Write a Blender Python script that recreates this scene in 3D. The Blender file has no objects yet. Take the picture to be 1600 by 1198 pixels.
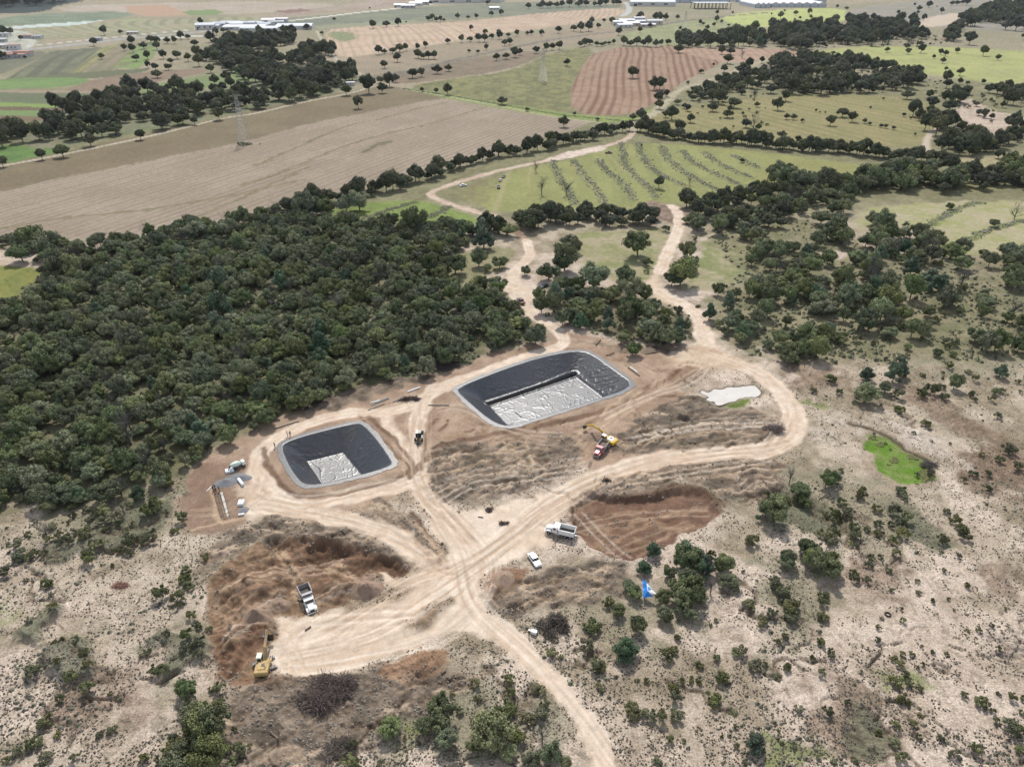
import bpy, bmesh, math, random
import numpy as np
from mathutils import Vector, Matrix
random.seed(7); rng = np.random.default_rng(11)
sc = bpy.context.scene
COL = sc.collection
# ---------------------------------------------------------------- camera
CAM_H, PITCH, FPX = 120.0, math.radians(31.0), 1110.0 / 1600
SP, CP = math.sin(PITCH), math.cos(PITCH)
cam_d = bpy.data.cameras.new('camera'); cam = bpy.data.objects.new('camera', cam_d); COL.objects.link(cam)
cam.location = (0, 0, CAM_H); cam.rotation_euler = (math.radians(90) - PITCH, 0, 0)
cam_d.sensor_width = 36; cam_d.lens = 36 * FPX; cam_d.clip_start = 1; cam_d.clip_end = 60000
sc.camera = cam
# ---------------------------------------------------------------- light
SUN_EL, SUN_AZ = math.radians(52), math.radians(-4)      # azimuth measured from +Y, negative = to the left
w = bpy.data.worlds.new('World'); sc.world = w; w.use_nodes = True
nt = w.node_tree; bg = nt.nodes['Background']
sky = nt.nodes.new('ShaderNodeTexSky'); sky.sky_type = 'NISHITA'; sky.sun_disc = False
sky.sun_elevation = SUN_EL; sky.sun_rotation = SUN_AZ; sky.altitude = 2000; sky.dust_density = 4.0; sky.air_density = 1.0
cn = nt.nodes.new('ShaderNodeTexNoise'); cn.inputs['Scale'].default_value = 2.2; cn.inputs['Detail'].default_value = 6; ctc = nt.nodes.new('ShaderNodeTexCoord'); nt.links.new(ctc.outputs['Generated'], cn.inputs['Vector'])
cmr = nt.nodes.new('ShaderNodeMapRange'); cmr.inputs[1].default_value = .38; cmr.inputs[2].default_value = .62; cmr.inputs[3].default_value = .25; cmr.inputs[4].default_value = .95; nt.links.new(cn.outputs[0], cmr.inputs[0])
cmx = nt.nodes.new('ShaderNodeMix'); cmx.data_type = 'RGBA'; cmx.inputs[7].default_value = (2.5, 2.5, 2.5, 1)      # broken white cloud
nt.links.new(cmr.outputs[0], cmx.inputs[0]); nt.links.new(sky.outputs[0], cmx.inputs[6]); nt.links.new(cmx.outputs[2], bg.inputs[0]); bg.inputs[1].default_value = 0.15
sd = bpy.data.lights.new('sun', 'SUN'); sun = bpy.data.objects.new('sun', sd); COL.objects.link(sun)
sd.energy = 2.3; sd.angle = math.radians(2.2); sd.color = (1.0, 0.96, 0.90)
sdir = Vector((math.cos(SUN_EL) * math.sin(SUN_AZ), math.cos(SUN_EL) * math.cos(SUN_AZ), math.sin(SUN_EL)))
sun.rotation_euler = sdir.to_track_quat('Z', 'Y').to_euler()
sc.view_settings.view_transform = 'Standard'; sc.view_settings.look = 'None'
sc.view_settings.exposure = 1.0; sc.view_settings.gamma = 1; sc.view_settings.use_curve_mapping = False
KC = np.array([1.60, 1.62, 1.70])        # picture brightness of a flat white sheet, used to turn seen colours into albedo
# ---------------------------------------------------------------- helpers
def W(px, py, z=0.0):
    """photo pixel (1600x1198) -> world point at height z (arrays allowed)"""
    px = np.asarray(px, float); py = np.asarray(py, float)
    xc = (px - 800) / 1110.0; yc = (599 - py) / 1110.0
    t = (z - CAM_H) / (-SP + yc * CP)
    return t * xc, t * (CP + yc * SP)
def depth_at(y): return y * CP + CAM_H * SP
def scale_at(x, y): return 1110.0 / depth_at(y)           # photo px per metre
def lin(c):
    c = np.array(c, float) / 255.0
    return np.where(c <= 0.04045, c / 12.92, ((c + 0.055) / 1.055) ** 2.4)
def alb(c): return lin(c) / KC
def sm(a, b, x):
    t = np.clip((x - a) / (b - a), 0, 1); return t * t * (3 - 2 * t)
def hsh(ix, iy, s):
    h = (ix.astype(np.int64) * 374761393 + iy.astype(np.int64) * 668265263 + s * 974634777) & 0xffffffff
    h = ((h ^ (h >> 13)) * 1274126177) & 0xffffffff
    h = (h ^ (h >> 16)) & 0xffffff
    return h / float(0xffffff)
def vn(x, y, s=0):
    ix = np.floor(x); iy = np.floor(y); fx = x - ix; fy = y - iy
    fx = fx * fx * (3 - 2 * fx); fy = fy * fy * (3 - 2 * fy)
    a = hsh(ix, iy, s); b = hsh(ix + 1, iy, s); c = hsh(ix, iy + 1, s); d = hsh(ix + 1, iy + 1, s)
    return (a * (1 - fx) + b * fx) * (1 - fy) + (c * (1 - fx) + d * fx) * fy
def fbm(x, y, sc_, oct_=3, s=0):
    v = 0; a = 1; t = 0
    for o in range(oct_):
        v = v + a * vn(x / sc_ + 17.3 * o, y / sc_ - 9.1 * o, s + o); t += a; a *= 0.55; sc_ *= 0.48
    return v / t                                            # 0..1
def chaikin(P, n=2, closed=True):
    P = np.array(P, float)
    for _ in range(n):
        if closed: Q = np.roll(P, -1, 0)
        else: Q = P[1:]; R = P[:-1]
        A = P if closed else R
        new = np.empty((len(A) * 2, 2)); new[0::2] = A * .75 + Q * .25; new[1::2] = A * .25 + Q * .75
        if not closed: new = np.vstack([P[:1], new, P[-1:]])
        P = new
    return P
def WP(pts, z=0.0, n=2, closed=True):
    pts = chaikin(pts, n, closed) if n else np.array(pts, float)
    x, y = W(pts[:, 0], pts[:, 1], z); return np.stack([x, y], 1)
def seg_d(x, y, P, closed):
    d = np.full(x.shape, 1e18); m = len(P)
    for i in range(m if closed else m - 1):
        ax, ay = P[i]; bx, by = P[(i + 1) % m]
        vx, vy = bx - ax, by - ay; L = vx * vx + vy * vy + 1e-12
        t = np.clip(((x - ax) * vx + (y - ay) * vy) / L, 0, 1)
        dd = (x - ax - t * vx) ** 2 + (y - ay - t * vy) ** 2
        d = np.minimum(d, dd)
    return np.sqrt(d)
def sd_poly(x, y, P):
    ins = np.zeros(x.shape, bool); m = len(P)
    for i in range(m):
        ax, ay = P[i]; bx, by = P[(i + 1) % m]
        if ay == by: continue
        c = ((ay > y) != (by > y)) & (x < (bx - ax) * (y - ay) / (by - ay) + ax)
        ins ^= c
    return np.where(ins, -1, 1) * seg_d(x, y, P, True)
def T(tx, ty, pts):
    """zoomed 4x tile coordinates -> photo pixels"""
    return [(tx + p[0] / 3.9925, ty + p[1] / 3.9933) + tuple(q / 3.9925 for q in p[2:3]) + tuple(p[3:]) for p in pts]
# ---------------------------------------------------------------- terrain layers
SMALL_RIM = [(430,702),(437,691),(470,679),(520,666),(560,657),(575,662),(595,683),(612,706),(625,727),(605,738),(570,748),(520,760),(485,766),(465,762),(452,748),(440,728)]
SMALL_FLOOR = [(480,723),(537,709),(567,745),(507,764)]
BIG_RIM = [(705,613),(712,604),(740,592),(790,573),(840,557),(885,548),(912,547),(930,553),(960,574),(998,601),(978,616),(946,626),(910,638),(870,650),(830,663),(800,672),(782,671),(759,661),(725,632)]
BIG_FLOOR = [(757,628),(894,586),(946,626),(797,672)]
DEPTH = 5.0
def basin(x, y, rim, flo, lip=1.7):
    dr = -sd_poly(x, y, rim) - lip; df = np.maximum(sd_poly(x, y, flo), 0)
    z = -DEPTH * np.clip(dr, 0, None) / (np.clip(dr, 0, None) + df + 1e-6)
    return np.where(dr > 0, z, 0.0), dr
R_S, F_S = WP(SMALL_RIM, 0, 1), WP(SMALL_FLOOR, -DEPTH, 0)
R_B, F_B = WP(BIG_RIM, 0, 1), WP(BIG_FLOOR, -DEPTH, 0)

L = []      # layers: (kind, world pts, params)
def poly(name, pts, col, col2=None, soft=0.6, warp=0.6, ns=6.0, k=1.0, z=0.0, zf=4.0, rub=0.0, rows=None, n=2, dots=0.0, per=None):
    L.append(dict(t='p', name=name, P=WP(pts, 0, n), c=col, c2=col2 or col, soft=soft, warp=warp, ns=ns, k=k, z=z, zf=zf, rub=rub, rows=rows, dots=dots))
def line(name, pts, wid, col, col2=None, soft=0.5, warp=0.4, ns=3.0, k=1.0, z=0.0, zf=None, rub=0.0, ruts=0, n=2, dots=0.0):
    L.append(dict(t='l', name=name, P=WP(pts, 0, n, False), w=wid / 2, c=col, c2=col2 or col, soft=soft, warp=warp, ns=ns, k=k, z=z, zf=zf or wid / 2, rub=rub, rows=None, ruts=ruts, dots=dots))
# ---- far plain
poly(None, [(-400,-40),(2000,-40),(2000,130),(-400,150)], (150,146,120), (172,160,138), ns=120, soft=30)
poly('hill', [(-300,-40),(150,-40),(140,2),(90,8),(75,18),(30,22),(-300,24)], (66,76,74), (58,68,64), soft=8, warp=8, ns=30)
poly('crop_field', [(80,8),(400,2),(560,8),(400,22),(250,25),(190,18),(100,20)], (186,174,160), (172,160,142), ns=60, soft=6)
poly('crop_field', [(560,0),(760,0),(640,10),(470,22),(430,34),(400,24),(520,14)], (176,162,146), (160,144,130), ns=60, soft=5)
poly('crop_field', [(195,9),(260,8),(300,24),(230,26),(200,20)], (184,156,132), soft=3, n=0)
poly('crop_field', [(283,18),(335,15),(350,20),(330,25),(295,24)], (128,148,98), soft=3, n=0)
poly('crop_field', [(425,18),(470,14),(490,17),(450,21)], (142,114,104), soft=3, n=0)
poly('crop_field', [(20,24),(110,20),(190,18),(215,24),(150,34),(60,38),(-20,42),(-20,34)], (140,150,128), (120,132,112), ns=40, soft=4)
poly('crop_field', [(180,30),(280,32),(250,40),(190,40)], (158,172,126), soft=4)
poly('crop_field', [(20,46),(160,34),(400,26),(420,30),(320,44),(180,56),(40,66),(10,62)], (158,160,128), (172,162,138), ns=30, soft=3,
     rows=((40,62),(320,40),26,(120,126,98),0.55))
poly('flooded_field', [(0,44),(60,38),(110,36),(165,32),(120,40),(70,42),(20,46)], (212,222,218), (190,204,198), soft=2.5, ns=12)
line('crop_field', [(0,44),(40,40),(165,32)], 9, (214,222,218), soft=3)
poly('bare_ground', [(-30,50),(40,46),(60,60),(50,80),(-30,90)], (168,170,152), (200,200,190), ns=14, soft=5)
poly('crop_field', [(320,44),(400,32),(560,20),(700,8),(860,2),(1000,10),(900,20),(700,30),(560,40),(480,42)], (140,142,118), (120,126,112), ns=60, soft=5)
poly('crop_field', [(480,42),(560,36),(660,30),(640,38),(560,42),(500,46)], (150,152,126), ns=30, soft=3)
poly('fallow_field', [(505,47),(560,42),(650,38),(750,32),(850,20),(975,12),(978,22),(940,30),(840,46),(760,55),(690,68),(600,82),(532,92),(516,74)], (206,184,162), (190,168,146), ns=30, soft=3, n=1,
     rows=((540,50),(560,90),13,(150,128,108),0.45))
poly('fallow_field', [(508,50),(550,50),(560,62),(530,66),(514,58)], (128,138,98), (146,148,112), soft=7, warp=6)
poly('crop_field', [(530,92),(600,84),(700,68),(800,56),(930,40),(1000,50),(900,70),(760,85),(640,110),(570,120)], (152,142,122), (166,150,128), ns=30, soft=3)
poly('meadow', [(960,58),(1010,44),(1100,30),(1180,28),(1190,62),(1140,72),(1000,70)], (160,162,122), (142,148,110), ns=30, soft=4)
poly('meadow', [(1130,24),(1200,16),(1300,12),(1340,20),(1320,34),(1260,44),(1200,44),(1130,36)], (188,194,126), (172,180,118), ns=30, soft=3)
poly('pasture', [(1320,10),(1600,-10),(1700,-10),(1700,60),(1500,44),(1400,40),(1320,34)], (162,154,144), (146,144,128), ns=40, soft=5)
poly('fallow_field', [(1440,30),(1500,18),(1500,30),(1480,42),(1430,42)], (202,186,168), soft=4, warp=3)
# ---- left strip fields
poly('crop_field', [(-40,84),(60,78),(80,86),(-40,132)], (118,120,104), (128,128,108), ns=20, soft=2)
poly('crop_field', [(10,124),(80,80),(160,74),(108,116),(60,120)], (128,132,104), (112,114,98), ns=20, soft=2, n=0, rows=((30,120),(98,80),22,(98,100,84),0.7))
poly('crop_field', [(60,120),(108,116),(160,74),(200,66),(175,90),(130,118)], (158,156,110), (136,138,100), ns=30, soft=1.6, n=0, rows=((100,114),(178,68),14,(118,116,84),0.65))
poly('crop_field', [(125,115),(190,66),(230,64),(200,102),(170,114)], (156,142,122), (136,134,110), ns=20, soft=1.5, n=0, rows=((130,113),(198,72),18,(122,124,96),0.5))
poly('crop_field', [(178,106),(215,70),(250,62),(240,90),(215,108)], (136,160,98), (128,132,100), ns=20, soft=1.5, n=0)
poly('crop_field', [(-40,128),(70,118),(230,106),(235,112),(150,124),(-40,130)], (112,116,90), soft=1.5)
poly('crop_field', [(-40,128),(60,120),(152,123),(110,137),(-40,140)], (126,152,96), (118,140,92), ns=30, soft=1.5, n=1)
poly('crop_field', [(110,137),(150,123),(230,112),(330,106),(315,116),(240,128),(215,142),(100,142)], (150,132,114), (140,124,106), ns=30, soft=1.5, n=1)
poly('crop_field', [(180,142),(230,134),(290,122),(380,112),(420,118),(380,135),(300,138),(220,150)], (136,148,104), (124,140,96), ns=20, soft=2)
poly('crop_field', [(-40,140),(215,143),(215,150),(-40,144)], (160,146,124), soft=1.2, n=0)
poly('crop_field', [(-40,144),(200,147),(190,158),(120,166),(-40,158)], (112,124,92), (124,124,104), ns=16, soft=1, n=0, rows=((0,150),(190,152),12,(96,102,80),0.5))
poly('crop_field', [(-40,158),(120,165),(110,170),(-40,165)], (136,158,92), soft=1, n=0)
poly('crop_field', [(-40,165),(110,169),(100,175),(-40,172)], (118,104,84), soft=1, n=0)
poly('crop_field', [(-40,171),(90,174),(90,182),(-40,180)], (124,148,94), soft=1, n=0)
poly('crop_field', [(-40,180),(90,182),(100,192),(-40,190)], (128,112,90), soft=1, n=0)
poly('crop_field', [(-40,190),(100,192),(90,205),(-20,212)], (128,142,98), soft=1, n=0)
poly('meadow', [(-60,225),(60,228),(120,222),(90,245),(40,258),(-60,272)], (112,142,80), (96,122,74), ns=12, soft=2)
poly('meadow', [(0,205),(100,180),(200,160),(330,140),(480,110),(560,118),(590,128),(400,172),(200,210),(60,240)], (122,130,98), (142,138,116), ns=14, soft=4, warp=3)
# ---- big tan field
poly('stubble_field', [(-400,330),(0,258),(120,234),(350,184),(480,156),(600,134),(700,150),(820,170),(930,188),(890,205),(800,232),(740,255),(660,272),(560,300),(470,322),(380,345),(240,362),(160,388),(90,388),(30,378),(-60,378),(-400,400)],
     (172,158,142), (160,146,130), ns=30, soft=2, n=0, rows=((480,260),(720,180),5.5,(136,122,104),0.55))
poly('stubble_field', [(-400,352),(0,300),(120,273),(250,248),(380,222),(480,194),(600,170),(700,152),(600,133),(480,155),(350,183),(120,233),(0,257),(-400,320)],
     (138,126,102), (128,116,94), ns=30, soft=1.6, warp=2.5, n=0, k=1, rows=((120,250),(420,185),6.0,(122,112,88),0.35))
for q in ([(380,290),(460,262),(520,235),(590,212),(680,192),(757,168)], [(400,258),(460,232),(520,205),(560,192),(600,185),(640,172),(700,160)],
          [(0,358),(80,343),(120,338),(150,336),(260,324),(380,302),(480,280)], [(600,340),(640,318),(700,290),(800,235),(860,212)], [(160,388),(280,352),(420,290),(480,262)]):
    line(None, q, 3.0, (116,112,80), (140,130,102), soft=1.4, warp=1.6, ns=9, k=.8, z=.25, dots=.25)
line(None, [(570,238),(590,226),(605,222)], 6, (100,98,70), soft=2, warp=2, ns=3, k=.7)
# ---- middle fields
poly('crop_field', [(625,137),(700,124),(800,112),(870,78),(935,74),(905,112),(893,150),(890,180),(800,168),(700,150)], (116,116,84), (146,144,100), ns=9, soft=2, n=1, warp=2, dots=.3)
poly('crop_field', [(560,120),(640,110),(760,86),(870,76),(800,110),(690,124),(625,134)], (146,130,112), (128,118,100), ns=14, soft=3, warp=3)
poly('meadow', [(625,136),(700,148),(800,164),(890,178),(985,186),(1020,168),(1020,176),(985,194),(880,186),(780,170),(640,142)], (146,160,92), (130,146,84), ns=9, soft=1.5)
poly('ploughed_field', [(932,76),(1060,72),(1130,78),(1130,100),(1070,125),(1040,150),(1016,166),(975,182),(893,178),(892,140),(905,110)], (172,146,126), (158,132,112), ns=14, soft=1.5, n=1,
     rows=((925,175),(950,80),9,(122,90,72),0.75))
poly('ploughed_field', [(1060,76),(1200,76),(1260,80),(1240,92),(1140,100),(1060,82)], (186,160,142), (172,146,126), ns=14, soft=2, rows=((1080,100),(1066,78),12,(140,112,92),0.4))
poly('meadow', [(1270,78),(1400,70),(1600,80),(1700,85),(1700,150),(1540,128),(1460,118),(1380,108),(1290,88)], (176,182,118), (162,166,112), ns=25, soft=3, dots=.1,
     rows=((1350,80),(1420,108),20,(184,176,130),0.4))
poly('pasture', [(1000,180),(1090,165),(1200,150),(1300,148),(1440,152),(1460,180),(1455,230),(1350,228),(1200,222),(1100,222),(1010,215)], (164,154,112), (150,146,104), ns=14, soft=4, warp=3,
     rows=((1180,180),(1420,236),13,(128,124,84),0.5))
poly('bare_ground', [(1490,165),(1512,150),(1560,180),(1700,190),(1700,215),(1500,210),(1490,190)], (206,188,174), (180,164,146), soft=3, warp=4)
poly('pasture', [(1480,255),(1520,240),(1700,245),(1700,270),(1560,275),(1480,272)], (168,160,124), (178,168,136), soft=2, ns=12)
poly('pasture', [(1480,280),(1560,284),(1590,296),(1500,300)], (156,152,112), soft=2)
line('dirt_track', [(1450,240),(1446,222),(1458,200),(1500,198),(1700,194)], 5, (200,186,168), soft=1.5)
poly('terraced_field', [(720,302),(790,268),(900,248),(960,226),(1040,224),(1200,238),(1380,262),(1370,285),(1200,292),(1180,310),(1100,318),(1040,318),(1000,328),(930,326),(860,330),(800,330),(775,334),(760,325),(700,300)], (158,160,106), (148,150,100), ns=18, soft=2, warp=1.5, n=1, rows=((985,240),(1010,290),24,(128,134,86),0.3))
poly('terraced_field', [(1190,245),(1380,262),(1430,275),(1370,290),(1240,288),(1180,292)], (158,156,104), (148,148,98), soft=4, ns=16)
poly('meadow', [(490,348),(520,325),(570,316),(660,312),(700,325),(755,342),(740,356),(680,350),(620,352),(560,352)], (138,154,88), (122,140,80), ns=8, soft=1.5)
for q in ([(575,340),(600,330),(635,320),(650,316)], [(672,340),(690,330),(708,320)]):
    line(None, q, 4, (96,100,70), soft=1, warp=1, dots=.5)
TERR = [T(800,0,[(680,890),(690,960),(710,1040),(780,1110),(860,1180),(900,1240)]), T(800,0,[(780,890),(800,960),(840,1020),(900,1080),(1000,1130),(1080,1160)]),
        T(800,0,[(930,910),(960,980),(1040,1050),(1150,1120),(1230,1165),(1320,1200)]), T(800,0,[(1060,940),(1120,1010),(1210,1060),(1320,1110),(1430,1160)]),
        T(800,0,[(1200,950),(1270,1010),(1380,1065),(1490,1110)]), T(800,0,[(1380,970),(1450,1005),(1535,1050)]),
        T(800,0,[(540,1000),(580,1060),(660,1120),(720,1180),(760,1250)]), T(800,0,[(390,1000),(420,1070),(480,1130),(530,1190),(570,1260),(600,1300)]),
        T(800,0,[(250,1000),(280,1080),(310,1140),(360,1200),(390,1280)])]
for q in TERR:
    line(None, [p[:2] for p in q], 5.0, (112,116,80), (150,150,112), soft=1.2, warp=1.2, ns=2.0, k=.85, z=.5, rub=.15, dots=.4)
for q in ([(948,240),(970,262),(1000,285),(1030,300)], [(800,262),(785,300),(776,332)], [(795,262),(772,330)], [(830,262),(824,290)], [(896,258),(930,300),(945,322)], [(1040,318),(1010,322),(940,328),(850,330)]):
    line(None, q, 1.6, (176,164,128), soft=.8, warp=.5, k=.6)
poly(None, [(700,302),(790,268),(786,285),(760,300),(765,325),(700,304)], (130,120,98), (146,146,100), soft=2, warp=2, ns=4, k=.7)
# right middle meadows
poly('meadow', [(1350,325),(1380,325),(1420,318),(1540,312),(1700,320),(1700,420),(1560,400),(1490,400),(1450,390),(1430,360),(1380,350),(1330,365)], (164,166,116), (184,174,146), ns=11, soft=2, warp=2)
for q in ([(1440,360),(1470,340),(1500,325),(1530,316)], [(1510,378),(1530,365),(1560,355),(1600,345)]):
    line(None, q, 5, (108,116,72), (140,146,96), soft=1, warp=1.5, ns=2.5, dots=.5, z=.3)
poly('meadow', [(885,375),(905,362),(960,362),(1040,358),(1050,372),(1030,400),(1015,435),(1000,445),(960,440),(930,430),(900,400)], (146,150,104), (176,166,138), ns=8, soft=1.5, warp=1.5)
poly('meadow', [(1095,372),(1140,372),(1175,395),(1172,420),(1160,440),(1120,452),(1080,455),(1060,450),(1090,420)], (140,146,100), (180,170,142), ns=9, soft=1.5, warp=2)
poly('meadow', [(-60,415),(40,415),(66,422),(72,438),(50,456),(20,474),(-60,490)], (142,144,82), (126,132,76), ns=9, soft=1.5, warp=1)
# ---- scrubland tints
for q, c in (([(0,930),(120,895),(250,870),(340,850),(330,880),(200,910),(0,990)], (216,202,184)), ([(0,850),(50,800),(120,750),(150,760),(80,810),(20,870)], (206,192,172)),
             ([(1250,690),(1320,650),(1420,660),(1540,700),(1500,730),(1400,700),(1360,690)], (224,212,202)), ([(1240,700),(1320,720),(1400,760),(1500,800),(1620,880),(1620,930),(1500,850),(1360,780)], (216,200,180)),
             ([(150,900),(250,880),(320,900),(300,980),(240,1060),(160,1060),(150,960)], (218,202,186))):
    poly(None, q, c, (196,180,162), soft=3, warp=5, ns=6, k=.75, dots=.3)
for q in ([(120,700),(300,760),(290,820),(200,850),(60,860),(40,820)], [(1180,740),(1330,730),(1460,800),(1440,900),(1330,860),(1200,820)], [(230,960),(330,930),(320,1060),(260,1080)], [(260,1060),(370,1080),(360,1210),(240,1210)],
          [(560,1100),(880,1060),(900,1210),(540,1210)], [(30,1000),(110,960),(150,1010),(130,1060),(70,1060)], [(40,950),(110,940),(100,970),(30,1000)], [(900,930),(1100,900),(1080,1000),(930,1040)], [(1180,880),(1300,900),(1280,1010),(1200,1040)], [(1420,440),(1640,440),(1640,600),(1400,580)]):
    poly(None, q, (146,144,120), (172,162,140), soft=3, warp=5, ns=5, k=.7, dots=.5)
for q in ([(1250,1040),(1400,1060),(1400,1200),(1280,1190)], [(1380,870),(1420,880),(1400,940),(1320,930),(1330,900)], [(1540,890),(1590,880),(1600,920),(1550,925)], [(1230,560),(1340,590),(1260,620),(1230,600)], [(1480,640),(1620,690),(1620,760),(1480,740),(1560,700)],
          [(1380,590),(1460,610),(1560,680),(1540,690),(1440,640)], [(1450,715),(1620,700),(1620,800),(1560,780)], [(90,1050),(260,1060),(200,1120),(100,1150)]):
    poly(None, q, (158,134,116), (130,112,94), soft=3, warp=4, ns=3, k=.75, rub=.35, dots=.5)
for q in ([(1195,1140),(1250,1140),(1300,1180),(1290,1210),(1190,1210)], [(1390,1045),(1440,1040),(1450,1070),(1390,1080)], [(600,1130),(640,1120),(660,1160),(620,1180)], [(1270,860),(1300,870),(1290,890),(1260,880)], [(0,945),(20,955),(0,975)], [(1200,605),(1260,620),(1300,645),(1270,640)],
          [(1210,1190),(1190,1160),(1200,1140)]):
    poly(None, q, (142,152,92), (120,136,78), soft=2, warp=3, ns=4, k=.8)
poly(None, [(1340,678),(1375,668),(1400,684),(1470,738),(1455,760),(1400,768),(1350,735)], (150,130,108), (176,158,138), soft=2, warp=2, k=.6, dots=.4)
for q, z_ in (([(31,985),(60,962),(103,948),(114,958),(90,980),(50,1003),(32,1000)], 1.8), ([(48,1045),(60,1018),(90,1002),(128,1002),(144,1028),(130,1062),(98,1076),(62,1058)], 2.0), ([(239,988),(267,976),(306,986),(325,1007),(316,1045),(270,1062),(252,1045)], 1.2), ([(60,850),(130,822),(230,790),(290,770),(280,800),(220,850),(140,862),(70,880)], .9), ([(1180,765),(1260,775),(1310,800),(1330,850),(1260,830),(1200,800)], -.9), ([(1370,790),(1440,800),(1480,840),(1500,860),(1430,850)], -.7), ([(1320,1110),(1370,1120),(1400,1190),(1330,1190)], -.8)):
    poly(None, q, (124,128,106), (108,112,92), ns=4, soft=1.2, warp=2.2, k=.75, z=z_, zf=1.4, dots=.7)
poly('green_meadow', [(1350,682),(1372,676),(1386,680),(1410,700),(1440,722),(1462,740),(1450,752),(1410,758),(1385,745),(1362,725),(1352,700)], (104,142,46), (138,152,92), ns=5, soft=.8, warp=1.6, z=-.5, zf=3)
line(None, [(1330,662),(1380,676),(1420,705),(1450,722)], 1.6, (96,86,66), soft=.8, warp=.8, z=-.4)
# forest floor
poly('forest_floor', [(-60,500),(40,460),(80,400),(300,360),(500,330),(720,360),(700,420),(800,470),(860,530),(640,590),(480,645),(330,700),(260,765),(60,790),(-60,800)], (104,108,78), (134,132,102), ns=8, soft=5, warp=5, k=.9, dots=.3)
poly('forest_floor', [(1070,360),(1250,330),(1320,380),(1480,400),(1700,400),(1700,560),(1400,560),(1200,560),(1100,520),(1100,460),(1180,420)], (122,124,90), (156,148,118), ns=6, soft=5, warp=5, k=.85, dots=.5)
poly('forest_floor', [(830,450),(960,450),(1090,490),(1080,540),(960,530),(850,490)], (120,116,90), (150,140,116), soft=3, warp=3)
poly(None, [(1280,392),(1320,392),(1326,402),(1300,410),(1278,402)], (214,196,184), soft=1.2, warp=1.5)
poly(None, [(700,395),(800,380),(800,420),(740,440),(700,450),(690,415)], (150,148,112), (170,160,130), ns=7, soft=3, warp=2)
# ---- site soil
poly('bare_ground', [(285,745),(340,700),(400,668),(470,640),(540,610),(640,585),(700,580),(760,556),(850,535),(870,520),(920,520),(985,545),(1080,535),(1130,560),(1060,600),(1080,640),(1230,640),(1230,720),(950,760),(900,700),(660,745),(600,790),(480,800),(400,800),(300,850),(288,800)],
     (186,163,143), (164,140,121), ns=6, soft=1.5, warp=1.5, z=0, rub=.05)
poly('bare_ground', [(285,745),(330,718),(385,735),(400,800),(370,830),(300,845),(288,800)], (158,134,118), (146,122,106), ns=5, soft=1, warp=.8, rub=.06)
# rubble / cleared brush
RUB = [[(660,705),(700,690),(760,692),(850,690),(872,672),(915,690),(905,738),(850,760),(780,783),(700,795),(665,770)],
       [(955,690),(985,660),(1060,612),(1110,630),(1160,640),(1222,650),(1215,692),(1150,700),(1080,705),(1000,715),(958,708)],
       [(550,788),(600,780),(640,800),(680,850),(690,875),(670,880),(630,840),(590,815)],
       [(315,860),(400,812),(470,808),(540,818),(600,840),(650,875),(660,890),(600,868),(540,845),(450,838),(380,850),(330,890),(318,900)],
       [(950,745),(1050,725),(1150,715),(1235,710),(1225,745),(1190,795),(1135,780),(1100,755),(1060,752),(1000,772),(960,775),(915,770)],
       [(790,915),(860,880),(920,880),(985,892),(960,930),(900,950),(850,962),(800,965),(768,935)],
       [(370,1085),(480,1055),(560,1055),(700,1035),(770,1060),(720,1095),(640,1130),(540,1200),(340,1210),(345,1100)],
       [(440,640),(560,605),(640,585),(740,555),(700,585),(600,615),(500,650)], [(880,530),(985,545),(1080,540),(1060,552),(960,545),(900,536)]]
for i, q in enumerate(RUB):
    poly('cleared_ground' if i < 7 else None, q, (104,94,84), (152,136,121), ns=3.4, soft=1.5, warp=2.4, rub=.6 if i < 7 else .35, dots=.15)
for q in RUB[:4]:
    P = np.array(q); c = P.mean(0); poly(None, (P - c) * .55 + c, (116,108,94), (140,126,110), ns=3, soft=3, warp=3, k=.5, z=.7, zf=8, dots=.15)
# brown excavations
poly('excavated_soil', [(328,905),(350,880),(400,848),(470,838),(540,845),(600,862),(650,888),(585,902),(592,930),(540,945),(500,950),(480,965),(440,962),(425,985),(432,1060),(400,1085),(345,1055),(322,985)], (164,138,115), (134,110,90), ns=4, soft=.8, warp=1.4, z=-.4, zf=2, rub=.6)
poly('excavated_soil', [(885,803),(905,782),(930,765),(970,778),(1000,775),(1060,757),(1100,764),(1130,790),(1125,815),(1080,825),(1050,850),(1010,872),(970,880),(930,860),(905,838)], (140,112,96), (120,95,81), ns=4, soft=.6, warp=.9, z=-1.8, zf=1.6, rub=.28)
poly(None, [(895,800),(925,775),(1000,782),(1060,770),(1110,780),(1090,805),(1000,850),(940,850)], (134,103,86), (118,92,76), ns=2.5, soft=4, warp=4, k=.5)
for q in ([(880,810),(905,780)], [(888,812),(912,782)], [(900,838),(960,855)], [(890,822),(950,828)], [(960,840),(1060,790)], [(950,820),(1030,800),(1090,790)], [(930,800),(1010,790)], [(1000,860),(1060,820)]):
    line(None, q, .9, (184,154,130), soft=.4, warp=.5, k=.6)
poly('excavated_soil', [(760,900),(800,885),(830,890),(800,915),(780,935),(760,925)], (156,124,102), (142,112,92), soft=1, warp=1, z=.5, rub=.1)
poly(None, [(428,846),(470,842),(540,847),(600,863),(650,888),(600,899),(560,890),(520,902),(480,935),(458,938),(440,900)], (140,110,90), (112,86,70), ns=3, soft=1, warp=1.2, z=-1.3, zf=1.6, k=.7, rub=.5)
poly(None, [(468,846),(510,842),(545,850),(552,868),(520,876),(480,876)], (108,84,68), (124,98,80), soft=1.2, warp=1, z=-.9, zf=1.2, k=.6)
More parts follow.
